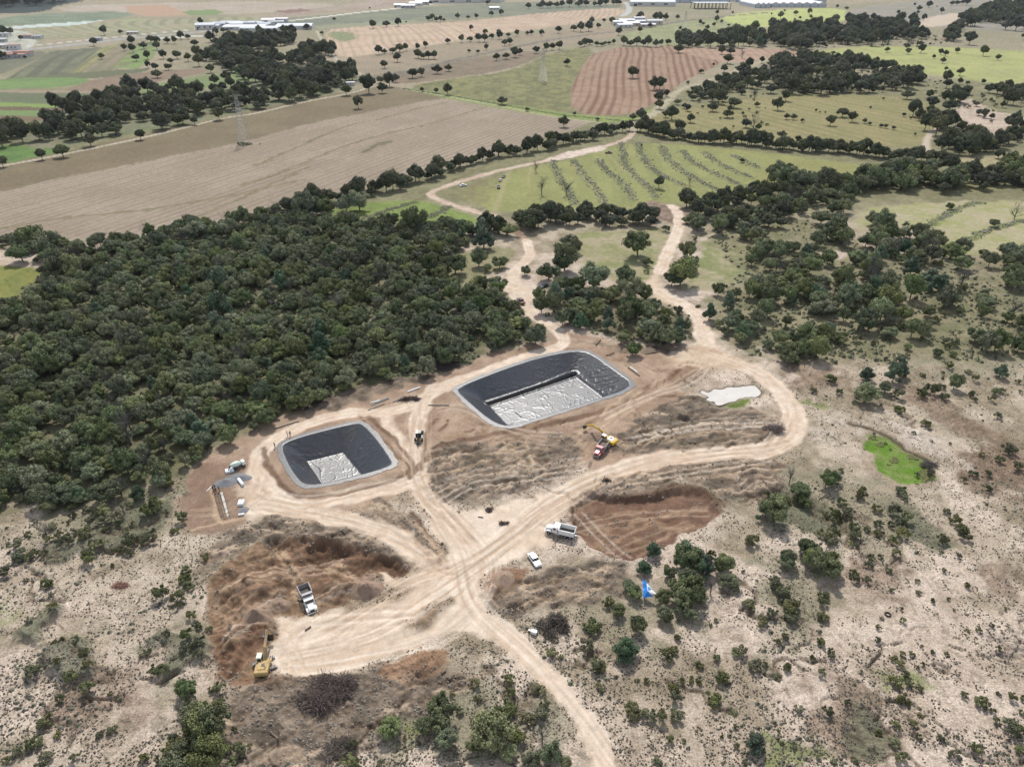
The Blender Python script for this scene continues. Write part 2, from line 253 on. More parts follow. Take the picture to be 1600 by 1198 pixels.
for q, h in (([(340,905),(380,885),(425,862)], 1.6), ([(345,930),(390,910),(430,890)], 1.6), ([(350,955),(400,935),(440,915)], 1.5), ([(360,975),(400,962)], 1.2), ([(500,925),(550,915),(590,918)], 1.3), ([(340,1000),(380,985),(405,990)], 1.5)):
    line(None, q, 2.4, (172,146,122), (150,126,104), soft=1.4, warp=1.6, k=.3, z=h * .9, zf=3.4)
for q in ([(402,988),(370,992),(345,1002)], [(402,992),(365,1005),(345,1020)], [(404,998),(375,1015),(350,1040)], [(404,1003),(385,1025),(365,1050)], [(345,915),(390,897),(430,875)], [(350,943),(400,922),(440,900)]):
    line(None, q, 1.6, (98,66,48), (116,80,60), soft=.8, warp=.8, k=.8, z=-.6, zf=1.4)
# piles and hollows of the lower pit: (polygon, height, falloff)
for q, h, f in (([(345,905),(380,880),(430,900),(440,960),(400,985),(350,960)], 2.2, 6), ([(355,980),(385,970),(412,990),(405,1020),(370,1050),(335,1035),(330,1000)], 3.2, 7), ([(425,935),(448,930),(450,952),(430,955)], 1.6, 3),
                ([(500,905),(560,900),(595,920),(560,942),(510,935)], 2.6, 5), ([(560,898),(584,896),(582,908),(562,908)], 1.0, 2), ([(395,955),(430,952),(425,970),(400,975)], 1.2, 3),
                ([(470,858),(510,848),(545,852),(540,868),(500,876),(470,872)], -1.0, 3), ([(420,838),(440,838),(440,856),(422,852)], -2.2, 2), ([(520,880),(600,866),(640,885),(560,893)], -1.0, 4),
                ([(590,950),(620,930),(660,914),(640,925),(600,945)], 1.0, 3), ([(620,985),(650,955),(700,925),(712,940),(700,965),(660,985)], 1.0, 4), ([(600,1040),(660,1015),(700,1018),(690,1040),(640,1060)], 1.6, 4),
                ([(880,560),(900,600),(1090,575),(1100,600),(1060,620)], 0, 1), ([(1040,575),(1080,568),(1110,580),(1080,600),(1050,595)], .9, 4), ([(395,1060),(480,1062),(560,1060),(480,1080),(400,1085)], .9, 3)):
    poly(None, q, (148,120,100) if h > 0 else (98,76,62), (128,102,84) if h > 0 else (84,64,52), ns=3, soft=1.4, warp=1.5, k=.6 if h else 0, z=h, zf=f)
poly(None, [(620,985),(650,955),(700,925),(712,940),(700,965),(660,985)], (164,140,118), (144,124,104), ns=3, soft=1, warp=1.5, rub=.3, dots=.3)
poly(None, [(590,950),(620,930),(662,914),(640,928),(600,948)], (164,140,118), (150,128,108), ns=3, soft=1, warp=1, rub=.2)
poly(None, [(570,1060),(660,1015),(710,1015),(700,1040),(640,1070),(590,1075)], (160,128,104), (176,146,122), ns=3, soft=1, warp=1.5, rub=.15)
poly(None, [(330,960),(345,1030),(400,1080),(345,1058),(322,990)], (134,98,76), (146,112,90), soft=2, warp=2, k=.7)
# ---- roads
ROAD, ROAD2 = (236,219,202), (222,200,180)
def road(pts, wid, **k): line('dirt_road', pts, wid * 1.12, ROAD, ROAD2, soft=.7, warp=.6, ns=5, ruts=k.pop('ruts', 1), **k)
poly('dirt_road', [(640,750),(662,775),(700,800),(740,800),(800,788),(870,762),(930,738),(960,744),(915,766),(882,798),(862,825),(850,850),(812,880),(768,892),(756,920),(762,948),(800,980),(832,1010),(872,1052),(912,1102),(950,1160),(975,1230),(935,1230),(900,1142),(860,1082),(820,1040),(770,1002),(735,988),(700,988),(642,1012),(580,1035),(520,1050),(450,1068),(428,1050),(425,1005),(428,965),(445,962),(475,966),(505,952),(545,950),(600,942),(660,918),(610,912),(590,908),(588,900),(660,896),(690,888),(700,872),(680,830),(655,790)],
     (234,217,200), (222,201,181), ns=7, soft=1.0, warp=1.2)
poly('cleared_ground', [(618,984),(650,955),(700,925),(710,940),(700,962),(660,984)], (170,146,124), (142,124,104), ns=3, soft=1.5, warp=1.5, rub=.3)
poly('dirt_road', [(380,730),(410,735),(430,780),(410,805),(385,800)], (222,206,192), (204,184,164), soft=2, warp=2)
poly('dirt_road', [(870,760),(915,735),(980,722),(1080,708),(1080,716),(980,738),(915,765)], (224,206,186), (208,186,162), soft=1, warp=1)
poly('bare_ground', [(1005,312),(1040,318),(1068,325),(1080,340),(1062,358),(1035,345),(1015,330)], (158,138,124), (128,110,98), ns=4, soft=1.5, warp=2, rub=.3)
line('dirt_road', [(768,336),(784,345),(806,356),(820,378)], 5, (176,154,138), (146,124,108), soft=1, warp=1, ns=4)
road([(1050,322),(1062,335),(1060,362),(1045,392),(1030,425)], 5)
poly('dirt_road', [(1015,430),(1035,425),(1030,455),(1060,465),(1090,480),(1085,492),(1050,476),(1020,468),(1005,450)], (208,192,168), ROAD2, soft=1.5, warp=1.5)
road([(1030,455),(1060,470),(1085,485),(1098,510),(1100,535),(1125,558),(1185,582),(1222,612),(1246,648),(1240,680),(1212,700),(1150,708),(1080,712),(1020,720),(960,738)], 6.2)
poly('dirt_road', [(1080,540),(1105,535),(1150,560),(1200,585),(1150,575),(1080,580),(1020,560)], (218,198,176), (196,170,146), soft=2, warp=2, k=.9)
road([(822,376),(830,400),(802,428),(794,452),(815,475),(842,497),(870,515),(884,530),(872,545),(800,564),(735,590),(690,605),(655,630),(600,645),(550,645),(500,655),(455,672),(415,695),(400,725),(405,752),(432,780),(480,790)], 4.6)
poly('dirt_road', [(790,440),(800,425),(815,440),(850,470),(815,475),(795,460)], (222,206,188), ROAD2, soft=1.2, warp=1)
road([(680,605),(655,640),(652,680),(652,730),(655,770),(690,800)], 4.5)
road([(400,790),(460,797),(520,806),(570,817),(620,838),(660,870),(695,895)], 5.0)
road([(470,790),(540,775),(600,765),(655,748)], 5.5)
road([(600,650),(612,668),(640,710),(655,740)], 3)
line('dirt_road', [(990,203),(985,216),(950,228),(900,240),(850,252),(800,262),(745,276),(700,290),(665,303),(700,318),(740,330),(772,337)], 5.0, (214,196,178), (196,172,156), soft=1, warp=.8, ns=8)
poly('dirt_road', [(850,248),(900,234),(948,226),(950,234),(900,244),(860,254)], (208,188,176), (232,216,204), soft=1.5, warp=1.5, ns=4)
line('dirt_track', [(1200,92),(1160,108),(1100,128),(1060,140),(1040,162),(1018,180),(992,192),(990,205)], 9, (190,180,158), (164,156,130), soft=2, warp=2)
line('dirt_track', [(-60,268),(0,260),(60,249),(105,240),(212,218),(280,202),(350,184),(400,178),(470,160),(560,144),(590,130),(552,110),(520,90),(505,66),(494,48)], 4.6, (196,188,170), (180,172,152), soft=1)
line('dirt_track', [(625,138),(700,151),(780,166),(870,184),(940,192)], 3.2, (182,172,150), soft=1)
line('rail_line', [(560,128),(620,116),(700,96),(760,84),(850,64),(920,54),(1000,46),(1060,34),(1120,27),(1200,20)], 12, (136,130,118), (116,110,102), soft=2)
line('highway', [(-60,88),(0,82),(100,72),(200,60),(320,50),(420,38)], 22, (162,162,162), (176,176,176), soft=3)
line('highway', [(420,36),(480,30),(560,20),(620,14),(700,3),(760,-4)], 18, (222,218,206), soft=3)
line('highway', [(248,60),(320,56)], 16, (226,226,224), soft=2)
line('highway', [(-60,79),(0,76),(100,67),(200,56),(320,45)], 8, (206,206,206), soft=2)
line('highway', [(976,4),(984,10),(982,20),(972,26)], 16, (190,192,188), soft=3)
# darker bits, ridges, gullies
for q, wd in (([(640,745),(680,700),(740,682),(830,670),(900,652),(960,640),(1015,612),(1060,582)], 2.2), ([(412,700),(412,715),(428,750),(455,773),(480,777),(560,768),(640,740),(645,726),(630,700),(600,672),(575,652)], 1.6),
              ([(655,735),(663,700),(670,665),(685,655)], 1.4), ([(690,672),(700,660),(700,655)], 1.2), ([(640,800),(665,830),(690,870),(685,880)], 1.6), ([(965,778),(1000,774),(1030,764),(1060,756),(1100,763),(1128,785)], 1.8), ([(560,650),(600,690),(640,735)], .9)):
    line(None, q, wd, (108,84,68), (130,104,86), soft=.5, warp=.6, ns=2, k=.85)  # scarp line of the soil hollow: bank shade put into the colour
GUL = [[(100,850),(130,838),(160,830),(230,812),(260,805)], [(150,855),(170,862),(200,858),(240,850)], [(60,870),(110,850)], [(1200,775),(1260,790),(1300,810),(1340,820),(1380,840),(1420,855)], [(880,1028),(920,1030)],
       [(1040,1080),(1080,1095),(1120,1105),(1140,1120)], [(1150,920),(1180,950),(1240,960)], [(1190,1035),(1220,1040),(1250,1060)], [(1260,1030),(1290,1040)], [(780,1060),(830,1080),(800,1115)], [(20,900),(60,930),(100,950)], [(90,1100),(100,1150),(100,1180)], [(90,1000),(130,1060),(150,1080)],
       [(1330,620),(1400,640),(1450,670)], [(1300,800),(1330,860),(1380,880)], [(250,1060),(300,1058)], [(540,1180),(600,1130),(620,1120)]]
for q in GUL:
    line(None, q, 1.5, (108,92,76), (140,122,104), soft=.9, warp=3.0, ns=3, k=.75, z=-.8, zf=1.3)
for q in ([(985,610),(940,650),(905,680)], [(1000,612),(955,655),(925,680)], [(680,720),(740,712),(800,705)], [(660,745),(720,735),(780,715)], [(790,690),(830,740)], [(820,690),(840,735)], [(1000,690),(1100,660),(1200,668)], [(960,700),(1100,675),(1210,680)], [(1110,745),(1180,738),(1220,735)],
          [(430,850),(455,900),(470,950)], [(440,850),(466,895),(484,930)], [(330,765),(345,820)], [(300,830),(380,810)], [(500,880),(560,900)], [(520,876),(570,895)], [(800,920),(900,900),(940,905)], [(800,950),(880,930),(950,915)], [(640,810),(680,850),(690,870)]):
    line(None, q, 1.1, (206,180,152), soft=.4, warp=.6, k=.65, z=.15)
rt_ = random.Random(3)
# pushed ridges and scrapes over the cleared ground
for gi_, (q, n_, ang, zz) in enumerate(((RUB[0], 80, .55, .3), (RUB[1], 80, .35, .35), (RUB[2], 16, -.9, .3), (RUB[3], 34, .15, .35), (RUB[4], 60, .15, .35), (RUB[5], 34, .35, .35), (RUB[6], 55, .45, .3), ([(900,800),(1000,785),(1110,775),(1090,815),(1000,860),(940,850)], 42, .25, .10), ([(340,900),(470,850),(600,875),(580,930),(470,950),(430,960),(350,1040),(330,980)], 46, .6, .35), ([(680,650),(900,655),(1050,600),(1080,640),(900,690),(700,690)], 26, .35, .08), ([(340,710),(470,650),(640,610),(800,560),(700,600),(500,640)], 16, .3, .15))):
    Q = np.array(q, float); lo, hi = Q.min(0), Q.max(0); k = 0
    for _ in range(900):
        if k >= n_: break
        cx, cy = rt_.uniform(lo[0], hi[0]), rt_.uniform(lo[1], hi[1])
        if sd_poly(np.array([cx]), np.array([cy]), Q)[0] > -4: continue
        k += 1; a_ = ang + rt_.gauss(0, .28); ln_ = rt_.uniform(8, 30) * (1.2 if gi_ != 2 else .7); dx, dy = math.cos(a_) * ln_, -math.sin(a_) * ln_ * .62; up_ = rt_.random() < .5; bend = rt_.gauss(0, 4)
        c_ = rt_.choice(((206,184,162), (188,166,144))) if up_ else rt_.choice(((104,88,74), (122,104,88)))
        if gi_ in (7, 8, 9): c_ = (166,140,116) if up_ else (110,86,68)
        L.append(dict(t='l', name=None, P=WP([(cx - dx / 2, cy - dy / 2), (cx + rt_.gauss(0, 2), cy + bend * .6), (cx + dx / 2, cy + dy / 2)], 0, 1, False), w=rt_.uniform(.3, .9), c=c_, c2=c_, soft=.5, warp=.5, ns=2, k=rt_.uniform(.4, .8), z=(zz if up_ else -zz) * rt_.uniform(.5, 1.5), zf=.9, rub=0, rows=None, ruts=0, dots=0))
def tyre(pts, gauge=2.1, tone=0, k=.5, wd=.55):
    c = [(206,182,160), (240,226,212), (190,166,144)][tone]; P = WP(pts, 0, 2, False); t = np.gradient(P, axis=0); nrm = np.stack([-t[:, 1], t[:, 0]], 1) / (np.linalg.norm(t, axis=1)[:, None] + 1e-9)
    for s_ in (-.5, .5):
        L.append(dict(t='l', name=None, P=P + nrm * gauge * s_, w=wd / 2, c=c, c2=c, soft=.35, warp=.12, ns=3, k=k, z=-.06, zf=.5, rub=0, rows=None, ruts=0, dots=0))
for base, n in (([(440,1030),(520,1010),(600,985),(690,930),(740,890),(800,840),(880,780),(960,740)], 7), ([(450,1045),(560,1030),(680,1000),(730,960),(760,900),(760,860),(700,810),(660,770)], 6), ([(965,1200),(900,1110),(830,1030),(770,980),(730,940),(720,880),(690,820),(655,770)], 6),
                ([(700,900),(780,850),(860,790),(960,740),(1080,712),(1180,705),(1230,690)], 5), ([(600,945),(660,915),(700,885),(650,850),(560,812),(420,790)], 5), ([(395,770),(420,780),(480,795),(560,775),(640,755),(690,800)], 5), ([(500,990),(560,960),(640,905),(700,890)], 5),
                ([(460,1040),(440,1000),(470,975),(540,970),(640,960)], 5), ([(655,640),(650,700),(655,760),(690,805),(740,850)], 6), ([(560,650),(640,620),(700,600),(800,565),(870,545)], 3), ([(985,560),(1040,590),(960,640),(900,690)], 4), ([(1100,560),(1160,580),(1215,620),(1235,660),(1200,700)], 4),
                ([(930,655),(1000,620),(1080,590),(1110,560)], 5), ([(690,650),(730,640),(800,680),(880,690)], 4), ([(300,800),(350,790),(390,770),(400,740)], 4), ([(950,760),(1060,735),(1200,720)], 4), ([(680,770),(740,740),(860,730),(910,720)], 5), ([(1000,690),(1100,670),(1210,665)], 5),
                ([(520,800),(600,790),(650,830),(690,880)], 3), ([(890,815),(960,800),(1060,790),(1110,790)], 1), ([(930,860),(1000,830),(1080,800)], 1), ([(910,800),(950,850),(980,870)], 1), ([(360,920),(420,890),(470,880),(520,870)], 4), ([(350,1000),(400,960),(440,930)], 4), ([(480,930),(540,915),(590,905)], 4)):
    for _ in range(n):
        o1, o2 = rt_.gauss(0, 9), rt_.gauss(0, 7)
        tyre([(x + o1 * (1 if i < len(base) - 1 else .3) + rt_.gauss(0, 3.5), y + o2 + rt_.gauss(0, 2.5)) for i, (x, y) in enumerate(base)], 2.1, rt_.choice((0, 0, 2, 1)), rt_.uniform(.25, .6))
POOL = [(1091,611),(1100,609),(1106,613),(1114,606),(1124,609),(1138,604),(1152,606),(1162,602),(1178,601),(1184,607),(1190,614),(1184,620),(1172,622),(1158,622),(1150,627),(1138,629),(1126,634),(1118,633),(1116,627),(1104,629),(1097,624),(1108,620),(1098,616)]
poly(None, [(p[0] + (p[0] - 1140) * .06, p[1] + (p[1] - 617) * .12) for p in POOL], (112,104,90), soft=1, z=-.5, zf=2)
poly(None, [(1120,632),(1150,626),(1178,624),(1170,634),(1150,640)], (122,142,70), (110,124,64), soft=1, warp=1)
poly('gravel_patch', [(340,755),(360,742),(385,738),(388,748),(370,752),(345,762)], (150,148,146), (128,128,130), soft=.7, z=.35, zf=2)
SMOOTH = {'dirt_road': .22, 'dirt_track': .3, 'stubble_field': .5, 'highway': .1, 'bare_ground': .6, 'cleared_ground': .4, 'excavated_soil': .5, 'meadow': .6, 'terraced_field': .6, 'green_meadow': .8, 'crop_field': .5, 'ploughed_field': .6, 'fallow_field': .4}
FNAMES = ['ground'] + sorted({l['name'] for l in L if l['name']})
def terrain(X, Y, paint=True):
    X = np.asarray(X, float); Y = np.asarray(Y, float); N = X.size
    global GRIT
    Z = np.zeros(N); R = np.full(N, .06); C = None; GRIT = np.ones(N)
    n1 = fbm(X, Y, 9, 3, 1); n2 = fbm(X, Y, 2.2, 3, 5); n3 = fbm(X, Y, 45, 2, 9)
    wx = (fbm(X, Y, 5, 3, 21) - .5) * 4; wy = (fbm(X, Y, 5, 3, 31) - .5) * 4
    rid = 1 - np.abs(2 * fbm(X * .75 + Y * .3, Y * 1.6 - X * .5, 4.2, 3, 77) - 1)       # ridges of pushed soil
    DD = np.zeros(N)
    # base relief and colour: pale eroded scrubland
    scrub = sm(-40, 60, 330 - Y)
    t = sm(.3, .7, n1 * .6 + n2 * .4)[:, None]
    t3 = sm(.30, .56, n3 * .6 + n1 * .4)[:, None]
    C = (alb((228,211,196)) * t + alb((202,183,166)) * (1 - t)) * t3 + (alb((202,188,168)) * t + alb((160,147,126)) * (1 - t)) * (1 - t3)
    far = sm(300, 420, Y)[:, None]
    C = C * (1 - far) + (alb((152,148,116)) * t + alb((130,128,98)) * (1 - t)) * far
    DD += .55 * scrub
    rg = 1 - np.abs(2 * fbm(X + 6 * n1, Y, 17, 4, 55) - 1)
    Z += (-.8 * sm(.95, .998, rg) * sm(.45, .6, n3) * sm(.35, .6, n2) + .35 * (n1 - .5)) * scrub
    C = C * (1 - .30 * (sm(.94, .99, rg) * sm(.45, .6, n3) * sm(.3, .6, n2) * scrub))[:, None]
    K = np.zeros(N, np.int16); AX = X.min(); AX2 = X.max(); AY = Y.min(); AY2 = Y.max()
    for l in L:
        P = l['P']; m = 6 + l['soft'] + 4 * l['warp'] + (l.get('w', 0)) + abs(l['zf'])
        x0, y0 = P.min(0) - m; x1, y1 = P.max(0) + m
        if x1 < AX or x0 > AX2 or y1 < AY or y0 > AY2: continue
        id_ = np.nonzero((X > x0) & (X < x1) & (Y > y0) & (Y < y1))[0]
        if not id_.size: continue
        x = X[id_]; y = Y[id_]; xw = x + wx[id_] * l['warp']; yw = y + wy[id_] * l['warp']
        if l['t'] == 'p': s = sd_poly(xw, yw, P)
        else: s = seg_d(xw, yw, P, False) - l['w']
        a = sm(l['soft'], -l['soft'], s)
        if l['z']: Z[id_] += l['z'] * (sm(l['soft'], -l['zf'], s))
        if l['rub']: R[id_] = np.maximum(R[id_], l['rub'] * a) ; 
        else: R[id_] *= 1 - .9 * a * (1 if l['name'] else 0)
        if not paint: continue
        q = sm(.32, .68, .65 * fbm(x, y, l['ns'], 3, 3) + .35 * n2[id_])[:, None]
        c = alb(l['c']) * q + alb(l['c2']) * (1 - q)
        if l['rows']:
            (pa, pb, per, rc, ra) = l['rows']; A = np.array(W(*pa)); B = np.array(W(*pb)); dv = (B - A) / np.linalg.norm(B - A)
            u = (x - A[0]) * -dv[1] + (y - A[1]) * dv[0]; v = (x - A[0]) * dv[0] + (y - A[1]) * dv[1]
            u = u + (fbm(x, y, 260, 2, 8) - .5) * per * 1.6
            st = .5 + .5 * np.sin(2 * np.pi * u / per); st = st * (.25 + .9 * vn(np.round(u / per) * 7.3, v / 400, 4) + .35 * vn(u / per * 1.7, v / (per * 4), 6))
            st = sm(.25, .85, st)[:, None] * ra
            c = c * (1 - st) + alb(rc) * st
        if l.get('ruts'):
            d0 = s + l['w']; rt = np.exp(-((d0 - 1.0) / .38) ** 2) * .16 * (.5 + n2[id_]); c = c * (1 - rt * .6 * 1)[:, None]
            Z[id_] -= rt * .8
        ak = (a * l['k'])[:, None]
        C[id_] = C[id_] * (1 - ak) + c * ak
        if l['name']: K[id_[a > .5]] = FNAMES.index(l['name']); DD[id_] = DD[id_] * (1 - a)
        DD[id_] = np.maximum(DD[id_], l['dots'] * a)
        if l['name'] in SMOOTH: GRIT[id_] = GRIT[id_] * (1 - a) + SMOOTH[l['name']] * a
    # rubble relief (ridged, metre sized) and tiny relief everywhere
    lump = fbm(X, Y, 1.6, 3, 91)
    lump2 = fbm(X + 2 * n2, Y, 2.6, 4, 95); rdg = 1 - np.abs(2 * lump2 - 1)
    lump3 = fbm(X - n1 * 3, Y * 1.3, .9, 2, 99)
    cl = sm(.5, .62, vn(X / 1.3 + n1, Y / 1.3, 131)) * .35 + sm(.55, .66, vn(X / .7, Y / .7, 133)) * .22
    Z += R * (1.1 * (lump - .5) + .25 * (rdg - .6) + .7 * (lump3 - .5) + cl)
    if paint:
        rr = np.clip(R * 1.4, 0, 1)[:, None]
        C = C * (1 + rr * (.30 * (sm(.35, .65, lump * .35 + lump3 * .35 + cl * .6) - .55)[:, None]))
        # wear: tiny dark and light mottling, stones, litter and low scrub
        f = fbm(X, Y, .9, 2, 41); f2 = vn(X / .42, Y / .42, 47); C = C * (.86 + .16 * f[:, None] + .12 * f2[:, None])
        near = sm(420, 200, Y)
        dt = sm(.64, .74, vn(X / .75, Y / .75, 61) * .75 + .25 * vn(X / 5, Y / 5, 63)) * DD * near
        C = C * (1 - .6 * dt[:, None]) + alb((98,90,72)) * (.6 * dt[:, None])
    # ponds
    for rim, flo, dep in ((R_S, F_S, 1), (R_B, F_B, 1)):
        id_ = np.nonzero((X > rim[:, 0].min() - 9) & (X < rim[:, 0].max() + 9) & (Y > rim[:, 1].min() - 9) & (Y < rim[:, 1].max() + 9))[0]
        if id_.size:
            b, dr = basin(X[id_], Y[id_], rim, flo)
            flat = sm(-5.5, -3.0, dr)
            Z[id_] = Z[id_] * (1 - flat) + flat * .35
            Z[id_] = np.where(dr > -.9, b - 1.9 * sm(.2, 1.5, dr) - .25, Z[id_])
    return Z, C, K
def H(x, y):
    z, _, _ = terrain(np.atleast_1d(x), np.atleast_1d(y), False); return z
# ---------------------------------------------------------------- materials
MATS = {}
def new_mat(name):
    m = bpy.data.materials.new(name); m.use_nodes = True; MATS[name] = m
    return m, m.node_tree, m.node_tree.nodes['Principled BSDF']
def terrain_mat():
    m, t, b = new_mat('soil_and_grass'); N = t.nodes; K = t.links
    at = N.new('ShaderNodeAttribute'); at.attribute_name = 'albedo'
    tc = N.new('ShaderNodeTexCoord')
    n1 = N.new('ShaderNodeTexNoise'); n1.inputs['Scale'].default_value = 2.6; n1.inputs['Detail'].default_value = 5; n1.inputs['Roughness'].default_value = .7
    n2 = N.new('ShaderNodeTexNoise'); n2.inputs['Scale'].default_value = .35; n2.inputs['Detail'].default_value = 4
    K.new(tc.outputs['Object'], n1.inputs['Vector']); K.new(tc.outputs['Object'], n2.inputs['Vector'])
    r1 = N.new('ShaderNodeMapRange'); r1.inputs[1].default_value = .36; r1.inputs[2].default_value = .64; r1.inputs[3].default_value = .62; r1.inputs[4].default_value = 1.32
    r2 = N.new('ShaderNodeMapRange'); r2.inputs[1].default_value = .3; r2.inputs[2].default_value = .7; r2.inputs[3].default_value = .9; r2.inputs[4].default_value = 1.1
    K.new(n1.outputs[0], r1.inputs[0]); K.new(n2.outputs[0], r2.inputs[0])
    ga = N.new('ShaderNodeAttribute'); ga.attribute_name = 'grit'; lp = N.new('ShaderNodeMix'); lp.data_type = 'FLOAT'; K.new(ga.outputs['Fac'], lp.inputs[0]); lp.inputs[2].default_value = 1.0; K.new(r1.outputs[0], lp.inputs[3])
    mu = N.new('ShaderNodeMath'); mu.operation = 'MULTIPLY'; K.new(lp.outputs[0], mu.inputs[0]); K.new(r2.outputs[0], mu.inputs[1])
    vm = N.new('ShaderNodeVectorMath'); vm.operation = 'SCALE'; K.new(at.outputs['Color'], vm.inputs[0]); K.new(mu.outputs[0], vm.inputs['Scale'])
    K.new(vm.outputs[0], b.inputs['Base Color']); b.inputs['Roughness'].default_value = .95; b.inputs['Specular IOR Level'].default_value = .15
    bp = N.new('ShaderNodeBump'); bp.inputs['Strength'].default_value = .8; bp.inputs['Distance'].default_value = .3; K.new(n1.outputs[0], bp.inputs['Height']); K.new(bp.outputs[0], b.inputs['Normal']); K.new(ga.outputs['Fac'], bp.inputs['Strength'])
    return m
M_TER = terrain_mat()
def simple(name, col, rough=.6, metal=0.0, spec=.5, noise=.12, ns=3.0, tint=None, bump=0.0):
    """procedural paint: base colour mottled by noise (grime, fading)"""
    m, t, b = new_mat(name); N = t.nodes; K = t.links
    tc = N.new('ShaderNodeTexCoord'); n = N.new('ShaderNodeTexNoise'); n.inputs['Scale'].default_value = ns; n.inputs['Detail'].default_value = 5
    K.new(tc.outputs['Object'], n.inputs['Vector'])
    mix = N.new('ShaderNodeMix'); mix.data_type = 'RGBA'; c = np.array(col, float); d = np.array(tint if tint is not None else c * (1 - 2.5 * noise))
    mix.inputs[6].default_value = (*c, 1); mix.inputs[7].default_value = (*np.clip(d, 0, 1), 1)
    r = N.new('ShaderNodeMapRange'); r.inputs[1].default_value = .42; r.inputs[2].default_value = .68; K.new(n.outputs[0], r.inputs[0]); K.new(r.outputs[0], mix.inputs[0])
    K.new(mix.outputs[2], b.inputs['Base Color']); b.inputs['Roughness'].default_value = rough; b.inputs['Metallic'].default_value = metal; b.inputs['Specular IOR Level'].default_value = spec
    if bump:
        bp = N.new('ShaderNodeBump'); bp.inputs['Strength'].default_value = bump; bp.inputs['Distance'].default_value = .1; K.new(n.outputs[0], bp.inputs['Height']); K.new(bp.outputs[0], b.inputs['Normal'])
    return m
def leaf_mat(name, c1, c2, var=.35):
    m, t, b = new_mat(name); N = t.nodes; K = t.links
    at = N.new('ShaderNodeAttribute'); at.attribute_name = 'tint'
    oi = N.new('ShaderNodeObjectInfo')
    mix = N.new('ShaderNodeMix'); mix.data_type = 'RGBA'; mix.inputs[6].default_value = (*c1, 1); mix.inputs[7].default_value = (*c2, 1)
    ad = N.new('ShaderNodeMath'); ad.operation = 'MULTIPLY_ADD'; ad.inputs[1].default_value = .75; K.new(oi.outputs['Random'], ad.inputs[0])
    s2 = N.new('ShaderNodeMath'); s2.operation = 'MULTIPLY_ADD'; s2.inputs[1].default_value = .7; s2.inputs[2].default_value = -.22; K.new(at.outputs['Fac'], s2.inputs[0]); K.new(s2.outputs[0], ad.inputs[2])
    ad.use_clamp = True
    K.new(ad.outputs[0], mix.inputs[0])
    wn = N.new('ShaderNodeTexWhiteNoise'); wn.noise_dimensions = '1D'; K.new(oi.outputs['Random'], wn.inputs['W'])
    hs = N.new('ShaderNodeHueSaturation'); sp = N.new('ShaderNodeSeparateColor'); K.new(wn.outputs['Color'], sp.inputs[0])
    for ch, tgt, lo_, hi_ in ((0, 'Hue', .472, .52), (1, 'Saturation', .7, 1.15), (2, 'Value', .75, 1.25)):
        mr = N.new('ShaderNodeMapRange'); mr.inputs[3].default_value = lo_; mr.inputs[4].default_value = hi_; K.new(sp.outputs[ch], mr.inputs[0]); K.new(mr.outputs[0], hs.inputs[tgt])
    K.new(mix.outputs[2], hs.inputs['Color']); K.new(hs.outputs[0], b.inputs['Base Color'])
    b.inputs['Roughness'].default_value = .7; b.inputs['Specular IOR Level'].default_value = .25
    return m
# ---------------------------------------------------------------- object helpers
def link(o, parent=None):
    COL.objects.link(o)
    if parent: o.parent = parent
    return o
def tag(o, label=None, cat=None, group=None, kind=None):
    if label: o['label'] = label
    if cat: o['category'] = cat
    if group: o['group'] = group
    if kind: o['kind'] = kind
    return o
def empty(name, loc, rz=0.0, label=None, cat=None, group=None):
    o = bpy.data.objects.new(name, None); o.location = loc; o.rotation_euler = (0, 0, rz); o.empty_display_size = .5
    COL.objects.link(o); return tag(o, label, cat, group)
class MB:
    def __init__(s): s.v = []; s.f = []
    def add(s, vs, fs, M=None):
        b = len(s.v)
        s.v += [tuple(M @ Vector(v)) if M is not None else tuple(v) for v in vs]; s.f += [tuple(b + i for i in f) for f in fs]; return s
    def box(s, c, d, M=None, taper=1.0, ty=None):
        x, y, z = c; a, b_, h = d[0] / 2, d[1] / 2, d[2] / 2; t = taper; u = taper if ty is None else ty
        vs = [(x - a, y - b_, z - h), (x + a, y - b_, z - h), (x + a, y + b_, z - h), (x - a, y + b_, z - h), (x - a * t, y - b_ * u, z + h), (x + a * t, y - b_ * u, z + h), (x + a * t, y + b_ * u, z + h), (x - a * t, y + b_ * u, z + h)]
        return s.add(vs, [(3, 2, 1, 0), (4, 5, 6, 7), (0, 1, 5, 4), (1, 2, 6, 5), (2, 3, 7, 6), (3, 0, 4, 7)], M)
    def prism(s, prof, y0, y1, M=None):
        """profile in xz extruded along y"""
        n = len(prof); vs = [(p[0], y0, p[1]) for p in prof] + [(p[0], y1, p[1]) for p in prof]
        fs = [tuple(range(n)), tuple(range(2 * n - 1, n - 1, -1))] + [(i, i + n, (i + 1) % n + n, (i + 1) % n) for i in range(n)]
        return s.add(vs, fs, M)
    def tube(s, p, q, r, r2=None, n=8, caps=True):
        p = Vector(p); q = Vector(q); d = (q - p).normalized(); r2 = r if r2 is None else r2
        a = d.orthogonal().normalized(); b = d.cross(a); vs = []
        for c, rr in ((p, r), (q, r2)):
            for i in range(n):
                t = 2 * math.pi * i / n; vs.append(tuple(c + a * math.cos(t) * rr + b * math.sin(t) * rr))
        fs = [(i, (i + 1) % n, (i + 1) % n + n, i + n) for i in range(n)]
        if caps: fs += [tuple(range(n - 1, -1, -1)), tuple(range(n, 2 * n))]
        return s.add(vs, fs)
    def mesh(s, name, mat):
        me = bpy.data.meshes.new(name); me.from_pydata(s.v, [], s.f); me.materials.append(mat); me.update(); return me
    def build(s, name, mat, parent=None, bevel=0.0):
        o = bpy.data.objects.new(name, s.mesh(name, mat)); link(o, parent)
        if bevel:
            md = o.modifiers.new('bevel', 'BEVEL'); md.width = bevel; md.segments = 2; md.limit_method = 'ANGLE'
        return o
